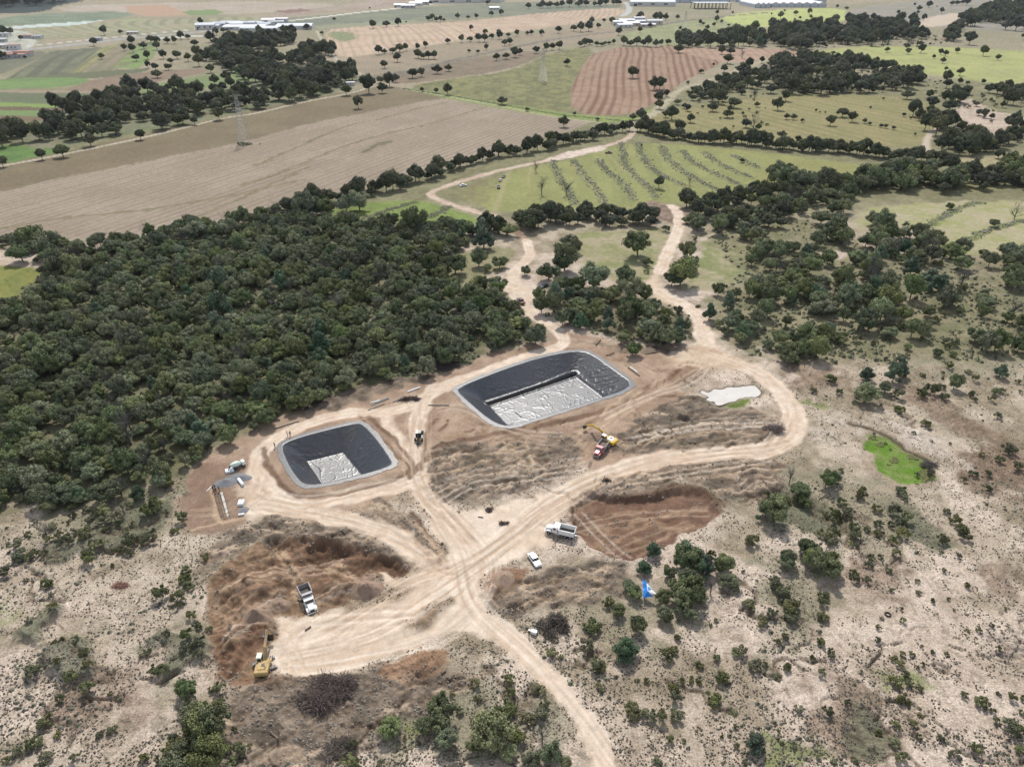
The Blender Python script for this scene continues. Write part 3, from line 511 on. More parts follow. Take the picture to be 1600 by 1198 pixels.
def np_mesh(name, V, F, mat, smooth=True, attrs=None):
    """V (n,3), F (m,k) -> mesh"""
    me = bpy.data.meshes.new(name); n, m, k = len(V), len(F), F.shape[1]
    me.vertices.add(n); me.vertices.foreach_set('co', np.ascontiguousarray(V, np.float32).ravel())
    me.loops.add(m * k); me.polygons.add(m)
    me.loops.foreach_set('vertex_index', np.ascontiguousarray(F, np.int32).ravel())
    me.polygons.foreach_set('loop_start', np.arange(0, m * k, k, dtype=np.int32))
    me.update(calc_edges=True)
    if smooth: me.polygons.foreach_set('use_smooth', np.ones(m, bool))
    for an, (ty, data) in (attrs or {}).items():
        a = me.attributes.new(an, ty, 'POINT'); a.data.foreach_set('vector' if ty == 'FLOAT_VECTOR' else 'color' if ty == 'FLOAT_COLOR' else 'value', np.ascontiguousarray(data, np.float32).ravel())
    me.materials.append(mat); me.update(); return me
# ---------------------------------------------------------------- ground mesh
def build_ground():
    ny, nx = 850, 1180
    py = np.linspace(1265, -22, ny); yr = W(800, py)[1]
    yr = np.concatenate([[-1500, -500, -200, -60, 10, 40], yr, [4500, 6500, 10000, 18000, 40000]])
    u = np.linspace(-.80, .80, nx) 
    ux = np.concatenate([[-8, -4, -2.2, -1.5, -1.15, -.95, -.87], u, [.87, .95, 1.15, 1.5, 2.2, 4, 8]])
    dep = np.maximum(depth_at(yr), depth_at(yr[6]) * .98)
    X = dep[:, None] * ux[None, :]; Y = np.repeat(yr[:, None], len(ux), 1)
    sh = X.shape; X = X.ravel(); Y = Y.ravel()
    Z, C, K = terrain(X, Y)
    V = np.stack([X, Y, Z], 1); r, c = sh; G_ = GRIT.copy()
    i = (np.arange(r - 1)[:, None] * c + np.arange(c - 1)[None, :]).ravel()
    F = np.stack([i, i + 1, i + c + 1, i + c], 1)
    kf = K[F[:, 0]]
    C4 = np.concatenate([C, np.ones((len(C), 1))], 1)
    nice = dict(hill='hill')
    for k, nm in enumerate(FNAMES):
        sel = F[kf == k]
        if not len(sel): continue
        us, inv = np.unique(sel.ravel(), return_inverse=True)
        me = np_mesh(nm, V[us], inv.reshape(-1, 4), M_TER, True, {'albedo': ('FLOAT_COLOR', C4[us]), 'grit': ('FLOAT', G_[us])})
        o = bpy.data.objects.new(nm, me); link(o); tag(o, None, None, None, 'structure')
build_ground()
# ---------------------------------------------------------------- lined ponds
def liner_mat():
    m, t, b = new_mat('black_plastic_liner'); N = t.nodes; K = t.links
    tc = N.new('ShaderNodeTexCoord'); n = N.new('ShaderNodeTexNoise'); n.inputs['Scale'].default_value = 1.3; n.inputs['Detail'].default_value = 6; n.inputs['Roughness'].default_value = .65
    K.new(tc.outputs['Object'], n.inputs['Vector'])
    mix = N.new('ShaderNodeMix'); mix.data_type = 'RGBA'; mix.inputs[6].default_value = (.009, .010, .013, 1); mix.inputs[7].default_value = (.036, .038, .042, 1)
    r = N.new('ShaderNodeMapRange'); r.inputs[1].default_value = .4; r.inputs[2].default_value = .75; K.new(n.outputs[0], r.inputs[0]); K.new(r.outputs[0], mix.inputs[0])
    K.new(mix.outputs[2], b.inputs['Base Color'])
    r2 = N.new('ShaderNodeMapRange'); r2.inputs[3].default_value = .32; r2.inputs[4].default_value = .46; K.new(n.outputs[0], r2.inputs[0]); K.new(r2.outputs[0], b.inputs['Roughness'])
    b.inputs['Specular IOR Level'].default_value = .74; b.inputs['IOR'].default_value = 1.55
    bp = N.new('ShaderNodeBump'); bp.inputs['Strength'].default_value = .25; bp.inputs['Distance'].default_value = .12; K.new(n.outputs[0], bp.inputs['Height']); K.new(bp.outputs[0], b.inputs['Normal'])
    return m
M_LIN = liner_mat()
def build_liner(rim, flo, label, trench=False, step=.18):
    x0, y0 = rim.min(0) - 1.5; x1, y1 = rim.max(0) + 1.5
    gx = np.arange(x0, x1, step); gy = np.arange(y0, y1, step)
    X, Y = np.meshgrid(gx, gy); sh = X.shape; X = X.ravel(); Y = Y.ravel()
    z, dr = basin(X, Y, rim, flo); dout = dr + 1.7 + (fbm(X, Y, 2.6, 3, 70) - .5) * 1.1
    df = sd_poly(X, Y, flo)
    zz = z + .45
    # creases: long folds over the floor, folds down the slopes, a rumpled anchor strip round the top
    fl = sm(1.0, -.5, df); e0 = flo[1] - flo[0]; e0 = e0 / np.linalg.norm(e0); u0 = X * e0[0] + Y * e0[1] + .8 * vn(X / 2, Y / 2, 7); v0 = -X * e0[1] + Y * e0[0] + .8 * vn(X / 2, Y / 2, 8)
    c1 = 1 - np.abs(2 * fbm(X * .9 + Y * .35, Y * .9, 3.0, 2, 12) - 1); c2 = 1 - np.abs(2 * vn(X / 2.4 + 9, Y / 1.7, 33) - 1)
    c3 = 1 - np.abs(2 * vn(X / 1.1 + 3, Y / 3.1 + 5, 35) - 1); c4 = 1 - np.abs(2 * vn(u0 / 2.3, v0 / 6.5, 37) - 1); c5 = 1 - np.abs(2 * vn(u0 / 7.5, v0 / 2.0, 39) - 1); fold = sm(.93, 1, c1) * .06 + sm(.95, 1, c2) * .04 + sm(.95, 1, c4) * .055 + sm(.95, 1, c5) * .055
    e1 = flo[1] - flo[0]; e1 /= np.linalg.norm(e1); e2 = flo[2] - flo[1]; e2 /= np.linalg.norm(e2)
    u = (X - flo[0][0]) * e1[0] + (Y - flo[0][1]) * e1[1]; v = (X - flo[0][0]) * e2[0] + (Y - flo[0][1]) * e2[1]
    Lu = np.linalg.norm(flo[1] - flo[0]); Lv = np.linalg.norm(flo[2] - flo[1])
    side = (u < 0) | (u > Lu) & ((v > 0) & (v < Lv) | (u - Lu > np.maximum(-v, v - Lv)))
    s_ = np.where(side, v, u) + .5 * fbm(X, Y, 6, 2, 5)
    seam = np.exp(-(((s_ + 100) % 6.8 - 3.4) / .16) ** 2) * .07
    wr = (1 - np.abs(2 * fbm(X * .6 + .2 * Y, Y * 1.4, 1.9, 3, 44) - 1)); wr = sm(.78, 1, wr) * .13 * sm(.3, .7, fbm(X, Y, 8, 2, 3))
    toe = np.exp(-(df / 1.1) ** 2) * .35 * (1 - fl) * (fbm(X, Y, 1.4, 2, 88) - .2)
    zz += fl * fold + (1 - fl) * (seam + wr) * sm(-.1, .8, dr) + toe
    zz += np.where(dr < .1, .012 * (fbm(X, Y, 1.1, 3, 90) - .4), 0)
    if trench:
        A, B = W([764, 896], [633, 588], -DEPTH); Pt = np.stack([A, B], 1)
        dt = seg_d(X, Y, Pt, False); zz -= 1.3 * sm(.95, .7, dt)
        zz += .25 * np.exp(-((dt - 1.35) / .4) ** 2)
    zz = zz + 0
    ok = (dout > 0).reshape(sh)
    r, c = sh; q = ok[:-1, :-1] & ok[1:, :-1] & ok[:-1, 1:] & ok[1:, 1:]
    i = (np.arange(r - 1)[:, None] * c + np.arange(c - 1)[None, :])[q]
    F = np.stack([i, i + 1, i + c + 1, i + c], 1); us, inv = np.unique(F.ravel(), return_inverse=True)
    cx, cy = rim.mean(0)
    V = np.stack([X - cx, Y - cy, zz], 1)[us]
    me = np_mesh('pond_liner', V, inv.reshape(-1, 4), M_LIN)
    o = bpy.data.objects.new('pond_liner', me); o.location = (cx, cy, 0); link(o); tag(o, label, 'pond liner'); return o
build_liner(R_S, F_S, 'black plastic liner of the smaller square pond, pale glossy floor', False)
build_liner(R_B, F_B, 'black plastic liner of the large rectangular pond with a dark trench along its floor', True)
# muddy pool
pw = WP(POOL, -.32, 1)
mw, t, b = new_mat('milky_water'); b.inputs['Base Color'].default_value = (.50, .44, .38, 1); b.inputs['Roughness'].default_value = .12
n = t.nodes.new('ShaderNodeTexNoise'); n.inputs['Scale'].default_value = .25; cr = t.nodes.new('ShaderNodeMix'); cr.data_type = 'RGBA'; cr.inputs[6].default_value = (.40, .37, .33, 1); cr.inputs[7].default_value = (.58, .55, .51, 1)
tcw = t.nodes.new('ShaderNodeTexCoord'); t.links.new(tcw.outputs['Object'], n.inputs['Vector'])
t.links.new(n.outputs[0], cr.inputs[0]); t.links.new(cr.outputs[2], b.inputs['Base Color'])
me = bpy.data.meshes.new('water'); me.from_pydata([(p[0], p[1], -.22) for p in pw], [], [tuple(range(len(pw)))]); me.materials.append(mw)
o = bpy.data.objects.new('water', me); link(o); tag(o, kind='structure')
# ---------------------------------------------------------------- plants
M_BARK = simple('bark', (.12, .095, .075), .9, noise=.2)
M_OAK = leaf_mat('oak_leaves', (.066, .088, .038), (.200, .225, .100)); M_OAKD = leaf_mat('dark_oak_leaves', (.036, .048, .024), (.110, .120, .055))  # second oak material: darker leaf tone for hedge and far regions
M_PINE = leaf_mat('pine_needles', (.060, .098, .055), (.120, .185, .100))
M_SHR = leaf_mat('shrub_leaves', (.064, .076, .030), (.180, .180, .080))
M_GREY = leaf_mat('grey_twigs', (.085, .078, .070), (.17, .155, .135))
M_BRUSH = leaf_mat('dead_brush', (.045, .033, .028), (.20, .155, .125))
def crown(seed, nlobe, nleaf, rz=.36, cz=.56, leaf=.05, kind='oak'):
    r = np.random.default_rng(seed)
    # lobes spread through an uneven ellipsoid
    cen = []; rad = []
    for k in range(nlobe):
        if kind == 'pine':
            h = r.uniform(0, 1); R = .46 * (1 - h) ** .8 + .05; a = r.uniform(0, 6.283); q = R * r.uniform(.3, .95)
            cen.append((q * math.cos(a), q * math.sin(a), .22 + h * .66)); rad.append(r.uniform(.10, .17) * (1.15 - .4 * h))
        else:
            a = r.uniform(0, 6.283); e = math.asin(r.uniform(-.95, 1)); env = .62 + .62 * float(vn(np.array(math.cos(a) * 1.3 + seed * 3.7), np.array(math.sin(a) * 1.3 + e * 1.1), seed)); q = r.uniform(.45, 1) ** .5 * env; s1 = .44 * q
            cen.append((s1 * math.cos(e) * math.cos(a) * r.uniform(.8, 1.1), s1 * math.cos(e) * math.sin(a), cz + rz * .74 * math.sin(e) * q)); rad.append(r.uniform(.07, .17))
    cen = np.array(cen); rad = np.array(rad); tl = r.uniform(0, 1, nlobe)
    k = r.choice(nlobe, nleaf * 3, p=rad ** 2 / (rad ** 2).sum())
    d = r.normal(size=(nleaf * 3, 3)); d /= np.linalg.norm(d, axis=1)[:, None]; d[:, 2] = np.where(d[:, 2] < -.2, -d[:, 2], d[:, 2])
    p = cen[k] + d * (rad[k] * r.uniform(.72, 1.3, len(k)))[:, None]
    dist = np.linalg.norm(p[:, None, :] - cen[None], axis=2) / rad[None]
    keep = (dist < .72).sum(1) == 0
    p = p[keep][:nleaf]; d = d[keep][:nleaf]; k = k[keep][:nleaf]; n = len(p)
    nn = d + r.normal(size=(n, 3)) * .45; nn /= np.linalg.norm(nn, axis=1)[:, None]
    a = np.cross(nn, r.normal(size=(n, 3))); a /= np.linalg.norm(a, axis=1)[:, None]; b = np.cross(nn, a)
    s = leaf * r.uniform(.6, 1.25, n)[:, None]; el = 1.5 if kind == 'pine' else 1.15
    q = np.stack([p - a * s * el, p - b * s * .7, p + a * s * el, p + b * s * .7], 1).reshape(-1, 3)
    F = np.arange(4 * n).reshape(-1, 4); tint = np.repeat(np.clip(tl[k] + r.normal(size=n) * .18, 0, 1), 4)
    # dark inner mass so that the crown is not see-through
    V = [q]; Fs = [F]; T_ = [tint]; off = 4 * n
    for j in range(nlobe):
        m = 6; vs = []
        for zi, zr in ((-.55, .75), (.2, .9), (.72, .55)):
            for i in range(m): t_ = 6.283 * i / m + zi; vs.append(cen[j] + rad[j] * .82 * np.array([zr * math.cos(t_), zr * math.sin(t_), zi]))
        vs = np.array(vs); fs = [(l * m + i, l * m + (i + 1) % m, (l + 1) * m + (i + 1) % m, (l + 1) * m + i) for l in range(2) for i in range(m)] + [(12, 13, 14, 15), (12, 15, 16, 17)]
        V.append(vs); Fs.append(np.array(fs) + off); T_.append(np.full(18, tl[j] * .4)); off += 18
    return np.concatenate(V), np.concatenate(Fs), np.concatenate(T_)
def limb_mesh(seed, name, mat, H_=.5, r0=.03, n=6, spread=.3, depth=1, lean=.05, start=.45):
    r = random.Random(seed); mb = MB()
    def br(p, d, L_, rr, dep):
        q = p + d * L_; mb.tube(p, q, rr, rr * .6, 5 if dep == 0 else 3, False)
        if dep < depth:
            for _ in range(n if dep == 0 else 4):
                t_ = r.uniform(start, 1); nd = (d * .7 + Vector((r.uniform(-1, 1), r.uniform(-1, 1), r.uniform(-.1, .6))) * (.9 if dep else spread * 3)).normalized()
                br(p + d * L_ * t_, nd, L_ * r.uniform(.5, .8), rr * .5, dep + 1)
    br(Vector((0, 0, -.05)), Vector((r.uniform(-lean, lean), r.uniform(-lean, lean), 1)).normalized(), H_, r0, 0)
    return mb.mesh(name, mat)
def mk(name, vft, mat): return np_mesh(name, vft[0], vft[1], mat, False, {'tint': ('FLOAT', vft[2])})
SPEC = {  # kind: list of (crown mesh, trunk mesh), names, centre height per width
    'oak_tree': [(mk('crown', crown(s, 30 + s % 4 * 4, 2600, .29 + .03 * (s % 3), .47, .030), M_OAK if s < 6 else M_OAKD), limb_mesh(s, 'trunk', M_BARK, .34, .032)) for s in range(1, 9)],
    'pine_tree': [(mk('crown', crown(30 + s, 34, 2800, leaf=.030, kind='pine'), M_PINE), limb_mesh(30 + s, 'trunk', M_BARK, .8, .035, n=8)) for s in range(4)],
    'shrub': [(mk('foliage', crown(50 + s, 12, 900, .30, .30, .045), M_SHR), limb_mesh(50 + s, 'stem', M_BARK, .3, .03, n=4)) for s in range(6)],
    'dead_tree': [(limb_mesh(70 + s, 'branches', M_GREY, .72, .022, n=13, spread=.45, depth=3, start=.2), limb_mesh(90 + s, 'trunk', M_GREY, .6, .04, n=3)) for s in range(3)],
}
CZ = {'oak_tree': .47, 'pine_tree': .5, 'shrub': .28, 'dead_tree': .5}
PL = {k: [] for k in SPEC}         # placed plants: (x, y, width m, apparent px, label region key)
def put(kind, px, py, wpx, reg, jit=0):
    if kind == 'pine_tree': wpx *= .95
    D = wpx / 4.0
    for _ in range(3):
        x, y = W(px, py, CZ[kind] * D); D = wpx / scale_at(x, y)
    PL[kind].append((float(x), float(y), float(D), float(wpx), reg))
def lst(kind, tx, ty, pts, reg):
    for p in T(tx, ty, [(a, b, c) for a, b, c in pts]): put(kind, p[0], p[1], p[2], reg)
def fill(pts, reg, space, size, mix=(1, 0, 0, 0), keep=1.0, clump=0.0, holes=()):
    """scatter plants in a polygon given in photo pixels; space and size in metres"""
    P = WP(pts, 0, 1); x0, y0 = P.min(0); x1, y1 = P.max(0)
    gx, gy = np.meshgrid(np.arange(x0, x1, space), np.arange(y0, y1, space * .9)); gx = gx + (np.arange(gx.shape[0]) % 2)[:, None] * space / 2
    gx = (gx + rng.uniform(-.42, .42, gx.shape) * space).ravel(); gy = (gy + rng.uniform(-.42, .42, gy.shape) * space).ravel()
    m = sd_poly(gx, gy, P) < 0
    for h in holes: m &= sd_poly(gx, gy, WP(h, 0, 1)) > 0
    pr = keep if not clump else keep * sm(.5 - clump, .5 + clump * .3, fbm(gx, gy, space * 4, 2, 66))
    m &= rng.uniform(size=gx.shape) < pr
    ks = list(SPEC); mm = np.array(mix, float); mm /= mm.sum()
    for x, y in zip(gx[m], gy[m]):
        k = ks[rng.choice(4, p=mm)]; D = rng.uniform(*size) * (1.0 if k != 'shrub' else .55)
        if k == 'pine_tree': D *= .8
        PL[k].append((float(x), float(y), float(D), float(D * scale_at(x, y)), reg))
def hedge(pts, reg, wid, space, size, kind='oak_tree'):
    P = WP(pts, 0, 2, False); d = np.r_[0, np.cumsum(np.linalg.norm(np.diff(P, axis=0), axis=1))]; s = 0
    while s < d[-1]:
        x = np.interp(s, d, P[:, 0]); y = np.interp(s, d, P[:, 1])
        for _ in range(max(1, int(wid / space))):
            D = rng.uniform(*size); xx = x + rng.uniform(-.5, .5) * space; yy = y + rng.uniform(-.5, .5) * wid
            PL[kind].append((float(xx), float(yy), float(D), float(D * scale_at(xx, yy)), reg))
        s += space
# dense wood on the left
HOLES = [[(108,486),(122,480),(124,500),(110,505)], [(700,445),(720,405),(760,402),(760,440),(720,455)], [(0,415),(60,415),(75,440),(40,470),(0,482)]]
fill([(-90,480),(30,458),(62,440),(78,420),(66,400),(20,398),(-90,395),(-90,372),(30,372),(90,386),(160,388),(205,376),(260,362),(310,352),(380,345),(445,332),(470,318),(520,318),(500,345),(560,352),(640,352),(700,352),(740,360),(735,392),(700,400),(696,430),(720,450),(780,450),(800,480),(850,520),(855,535),(800,545),(740,556),(680,585),(640,588),(560,605),(480,640),(400,672),(330,708),(262,765),(200,775),(150,750),(100,790),(30,800),(-90,820)],
     'wood', 4.3, (2.6, 7.6), (.82, .03, .11, .04), .93, 0, HOLES)
lst('oak_tree', 0, 300, [(205,250,190),(120,370,150),(290,330,150),(370,355,80),(480,360,90),(690,345,110),(830,320,130),(980,320,120),(1085,260,90),(1210,220,150),(1420,215,130),(1560,250,120),(350,450,150),(460,470,120),(225,425,36)], 'woodedge')
lst('pine_tree', 0, 300, [(1370,540,150),(1360,720,190),(1350,830,130)], 'wood'); lst('pine_tree', 400, 300, [(150,540,130),(400,860,130),(400,960,160),(400,1040,150),(930,1060,90),(1420,290,140),(1410,240,110)], 'wood')
lst('dead_tree', 0, 300, [(790,930,130),(1550,970,130),(600,1010,80)], 'wood'); lst('dead_tree', 400, 300, [(520,690,120),(760,700,90),(1240,780,80),(1290,700,70),(550,165,110),(1190,600,70)], 'wood')
lst('pine_tree', 0, 600, [(1195,250,110),(1290,350,90),(480,680,130),(860,680,100),(250,210,70)], 'woodedge')
lst('oak_tree', 0, 600, [(140,270,150),(380,660,110),(300,740,130),(620,690,150),(700,660,120),(500,520,110),(640,790,90)], 'woodedge')
lst('dead_tree', 0, 600, [(740,640,130),(910,490,110),(1020,400,90),(770,790,100)], 'woodedge')
lst('shrub', 0, 600, [(1050,620,84),(950,790,150),(720,850,110),(945,945,120),(820,980,100),(800,1040,80),(1090,910,70),(1140,830,90),(530,940,110),(450,820,56),(430,862,34),(540,780,60),(550,1090,100),(90,1000,100),(110,1060,120),(200,1060,80),(170,940,60),(590,1010,70),(270,1060,60),(835,880,34),(610,905,30),(365,910,24),(280,940,36),(1280,1080,60),(1160,1170,90),(700,1130,36)], 'leftscrub')
lst('shrub', 0, 898, [(1010,110,120),(1100,150,130),(1180,60,90),(1150,20,90),(1200,250,80),(1230,310,70),(1305,335,50),(1180,400,110),(1260,440,90),(1170,480,90),(1240,510,60),(1040,390,60),(220,600,100),(450,650,100),(540,520,60),(400,430,50),(690,740,50),(740,770,50),(620,990,70),(700,960,80),(210,1050,110),(110,1110,100),(280,1150,110),(470,1140,80),(900,1150,80),(30,1160,60),(1370,700,90),(1320,710,60),(1180,760,110),(1160,860,140),(1250,840,150),(1190,960,150),(1270,930,140),(1150,1060,130),(1230,1050,120),(1060,1100,130),(1010,1150,110),(1120,1160,130),(1400,1080,90),(1440,1150,90),(1390,930,40),(1460,960,40),(1480,1060,60),(1560,1080,40),(920,480,60),(1040,620,70),(890,500,50),(200,320,50),(350,230,60)], 'leftscrub')
# middle and right woods
fill([(822,455),(850,468),(880,448),(930,450),(965,458),(1010,466),(1050,480),(1085,497),(1086,528),(1062,545),(1010,545),(965,530),(950,515),(905,512),(868,510),(845,492)], 'midwood', 5.6, (3.5, 8), (.74, .10, .12, .04), .86, 0, [[(925,510),(945,505),(950,525),(930,530)]])
fill([(1098,470),(1130,480),(1160,455),(1188,448),(1190,420),(1175,400),(1160,375),(1110,362),(1075,360),(1068,342),(1100,322),(1180,312),(1260,305),(1340,300),(1340,330),(1320,352),(1335,385),(1360,400),(1330,420),(1300,440),(1300,500),(1320,540),(1300,570),(1240,575),(1200,558),(1150,535),(1115,520),(1102,500)], 'rightwood', 6.0, (3.5, 9), (.78, .06, .12, .04), .86, .08, [[(1255,330),(1300,320),(1300,352),(1262,355)], [(1275,388),(1325,388),(1325,408),(1280,410)], [(1215,355),(1262,362),(1260,378),(1215,372)]])
fill([(1300,440),(1330,420),(1350,392),(1340,372),(1400,348),(1450,372),(1490,398),(1560,400),(1700,392),(1700,470),(1600,480),(1480,480),(1400,470),(1380,520),(1330,540),(1310,500)], 'rightwood', 6.6, (4, 10), (.70, .13, .13, .04), .82, .15)
fill([(1380,470),(1700,470),(1700,570),(1560,560),(1450,560),(1380,560),(1330,560)], 'rightwood', 6.6, (3.0, 8), (.55, .06, .32, .07), .66, .22, [[(1470,490),(1580,500),(1570,540),(1460,520)], [(1355,465),(1395,470),(1395,510),(1360,500)]])
lst('pine_tree', 1200, 300, [(660,420,140),(640,480,120),(660,580,150),(900,470,120),(1080,560,150),(1020,520,110),(290,640,100),(620,1130,110),(820,1090,120),(790,1140,110),(700,390,100),(600,390,90)], 'rightwood')
lst('oak_tree', 1200, 300, [(480,90,90),(690,165,100),(700,240,130),(760,250,130),(940,235,110),(1220,340,110),(1530,350,130),(1140,85,56),(1420,192,64),(1390,420,100),(850,310,90),(950,310,100),(1030,390,110),(450,180,110),(380,230,140),(340,150,120),(430,270,100),(310,290,110),(660,170,90)], 'rightmeadow')
lst('dead_tree', 1200, 300, [(1550,130,80),(60,430,110),(130,350,80)], 'rightmeadow'); lst('shrub', 1200, 300, [(395,1165,80),(1130,1080,60),(750,700,50),(690,840,70),(660,940,50),(740,900,90)], 'rightmeadow')
lst('oak_tree', 800, 300, [(790,325,180),(360,310,110),(400,340,90),(330,410,180),(300,450,120),(230,490,130),(90,560,150),(80,490,70),(510,520,190),(420,570,110),(700,520,130),(760,610,150),(680,560,70),(1100,370,110),(1060,500,190),(1110,430,130),(1000,540,110),(1130,420,70),(1140,675,86),(1290,610,84),(1500,420,80),(1540,390,80),(1160,190,120),(1090,170,60),(1530,560,120),(1560,620,90)], 'centre')
lst('pine_tree', 800, 300, [(270,640,120),(430,800,110),(1040,900,90),(480,660,80)], 'midwood'); lst('oak_tree', 800, 300, [(755,970,110),(700,900,90),(920,870,120)], 'midwood')
lst('shrub', 800, 300, [(850,440,80),(840,490,50),(1140,295,40),(1020,220,60),(960,230,60),(1320,600,60)], 'centre')
lst('oak_tree', 400, 300, [(980,175,150),(1240,445,150),(1390,410,120),(800,165,80),(640,50,140),(560,80,120),(300,80,150),(430,95,110),(1480,190,100),(1560,220,120),(1290,220,130),(1190,190,90),(430,210,110),(1520,430,100),(1500,590,110),(1440,470,60)], 'centre')
hedge([(760,365),(800,368),(840,352),(880,345),(930,348),(980,350),(1030,350)], 'hedge', 15, 5.5, (5.5, 11)); hedge([(790,350),(850,335),(900,338),(950,338),(1010,338)], 'hedge', 8, 6, (5, 9))
hedge([(455,330),(480,318),(540,318),(600,298),(650,288),(690,272),(735,258),(780,244),(820,240),(860,232),(900,222),(950,210),(985,205)], 'hedge', 9, 4.6, (5.5, 11))
hedge([(1000,207),(1040,215),(1080,222),(1120,224),(1160,225),(1200,232),(1260,236),(1320,240),(1380,248),(1430,250),(1480,255)], 'hedge', 11, 5.0, (6, 12))
hedge([(1085,330),(1130,322),(1180,312),(1240,300),(1300,300),(1360,292),(1420,286),(1500,290),(1600,285),(1680,290)], 'hedge', 18, 6.5, (6, 12)); hedge([(1100,345),(1180,350),(1240,350)], 'hedge', 20, 7, (6, 10))
hedge([(1340,288),(1420,276),(1470,266),(1560,282),(1680,270)], 'hedge', 11, 7, (6, 12)); hedge([(1450,205),(1500,195),(1520,225),(1490,245),(1560,235),(1600,205)], 'hedge', 12, 7, (6, 12))
# upper left
UL = [(645,195,52),(750,197,34),(580,260,56),(127,235,34),(20,195,60),(60,195,50),(820,258,52),(893,280,52),(775,297,42),(825,305,50),(630,348,46),(155,357,26),(845,355,54),(915,345,52),(935,240,56),(975,250,50),(975,285,55),(1040,250,46),(1087,255,42),(1125,222,50),(1170,225,42),(1210,265,54),(1015,343,50),(1100,335,66),(1060,375,50),(1045,412,52),(1170,360,50),(1215,320,50),(920,405,42),(965,412,54),(975,452,70),(1235,380,70),(1310,425,62),(1250,138,42),(1345,200,42),(1390,185,40),(1430,215,36),(1310,232,64),(1345,252,60),(1395,240,42),(1490,245,60),(5,340,60)]
lst('oak_tree', 0, 0, UL, 'farleft')
lst('oak_tree', 0, 0, [(285,720,92),(1545,470,92),(1410,480,64),(1335,500,62),(1130,525,52),(1050,547,48),(1235,560,84),(1330,555,66),(1385,540,60),(1435,520,72),(1490,535,52),(1545,520,54),(1360,710,80),(1210,750,60),(255,965,70),(555,870,90),(10,1010,70),(380,930,110),(870,840,70)], 'farleft')
fill([(75,208),(105,190),(160,172),(205,160),(225,145),(290,148),(310,160),(400,150),(400,174),(340,182),(300,190),(270,200),(240,210),(205,208),(160,215),(105,235),(80,236),(55,225),(15,236),(0,228),(-60,215),(-60,195),(15,202),(50,214)], 'farwood', 11, (9, 15), (1, 0, 0, 0), .82, .1)
hedge([(90,176),(130,172),(170,166),(195,158),(220,146),(260,148),(300,146)], 'farwood', 14, 9, (12, 17))
fill([(343,75),(365,60),(400,55),(400,48),(415,57),(460,66),(500,70),(515,82),(535,95),(552,105),(550,116),(560,122),(540,135),(510,148),(488,155),(452,162),(420,170),(400,172),(395,150),(390,125),(370,128),(345,100),(300,96),(322,86)], 'farwood', 12, (10, 18), (1, 0, 0, 0), .9, .04, [[(462,112),(480,105),(488,118),(465,122)], [(395,96),(412,96),(412,110),(396,112)], [(395,130),(412,134),(410,142),(395,140)]])
lst('oak_tree', 400, 0, [(175,185,62),(225,200,70),(315,165,42),(410,205,27),(487,115,27),(710,52,14),(728,153,52),(812,143,52),(886,140,48),(936,137,14),(1075,112,40),(1100,108,40),(1125,122,30),(1150,122,30),(1172,122,24),(1258,104,30),(1323,104,28),(1375,103,30),(1445,14,32),(1468,83,36),(1530,80,36),(765,315,54),(800,317,40),(850,310,52),(895,298,58),(935,300,38),(1008,297,34),(1057,280,40),(880,358,60),(800,403,50),(1010,335,58),(1045,345,50),(1075,345,48),(1110,345,50),(975,450,76),(1030,455,50),(1130,430,62),(1200,420,52),(1197,255,38),(1281,245,44),(1335,240,44),(1390,238,50),(1425,235,56),(1470,225,40),(1430,197,38),(1342,177,30),(1515,190,34),(1520,222,48),(1573,215,36),(1550,265,46),(1580,258,46),(1330,315,28),(1384,320,28),(1436,298,32),(635,640,76),(700,530,110),(785,550,64),(830,500,84),(870,490,50),(775,490,62),(560,560,74),(1035,560,30),(1123,567,32),(1195,562,64),(1535,618,74),(1500,355,50),(1560,345,50),(1385,745+100,0.1)][:-1], 'farmid')
lst('oak_tree', 800, 0, [(30,210,34),(97,208,28),(122,206,28),(185,205,38),(289,185,46),(385,170,50),(430,172,54),(480,165,62),(498,132,40),(540,162,36),(574,125,30),(625,125,46),(665,200,44),(800,190,34),(803,90,46),(790,105,40),(862,158,32),(900,105,50),(920,110,50),(960,110,40),(1035,110,30),(1278,122,34),(1280,82,26),(1175,142,26),(1195,145,26),(1220,173,28),(1260,155,26),(1308,137,22),(1376,80,18),(1353,155,20),(1048,180,24),
    (430,272,46),(455,265,48),(485,255,50),(530,270,40),(560,272,36),(580,265,36),(607,265,30),(633,265,28),(700,258,54),(740,262,54),(780,258,56),(820,262,54),(850,262,60),(900,272,46),(930,270,36),(975,260,44),(20,330,58),(50,325,40),(150,310,48),(215,297,44),(250,292,44),(295,285,50),(343,390,46),(757,447,82),(890,523,80),(925,520,76),(1042,297,66),(1182,440,38),(1325,427,50),(1258,405,20),(1097,518,24),(1350,360,76),(1365,310,62),(1310,315,48),(1440,425,90),(1480,400,62),(1560,378,38),
    (325,760,70),(95,678,34),(390,708,28),(535,740,30),(805,715,64),(755,725,52),(830,745,62),(800,700,50),(920,652,60),(915,610,64),(930,590,50),(965,585,40),(1000,705,90),(960,710,50),(1115,740,54),(1048,785,80),(1255,660,74),(1390,630,90),(1350,700,74),(1530,650,38),(1100,670,50),(1480,680,18),(1440,710,22),(1465,762,72),(1380,790,18),(1525,850,58),(1570,860,27),(918,1140,80),(1435,997,38),(808,912,16)], 'farmid')
lst('dead_tree', 800, 0, [(150,1050,50),(340,1175,90),(185,1175,80),(1437,345,40),(1510,775,70),(1110,1130,50)], 'terr')
fill(([p[:2] for p in T(800,0,[(1050,600),(1100,570),(1200,560),(1280,535),(1300,500),(1380,470),(1460,480),(1597,440),(1700,460),(1700,600),(1597,560),(1480,570),(1440,600),(1350,640),(1300,660),(1180,650),(1100,650)])]), 'farright', 12, (8, 14), (.85, .03, .12, 0), .72, .16)
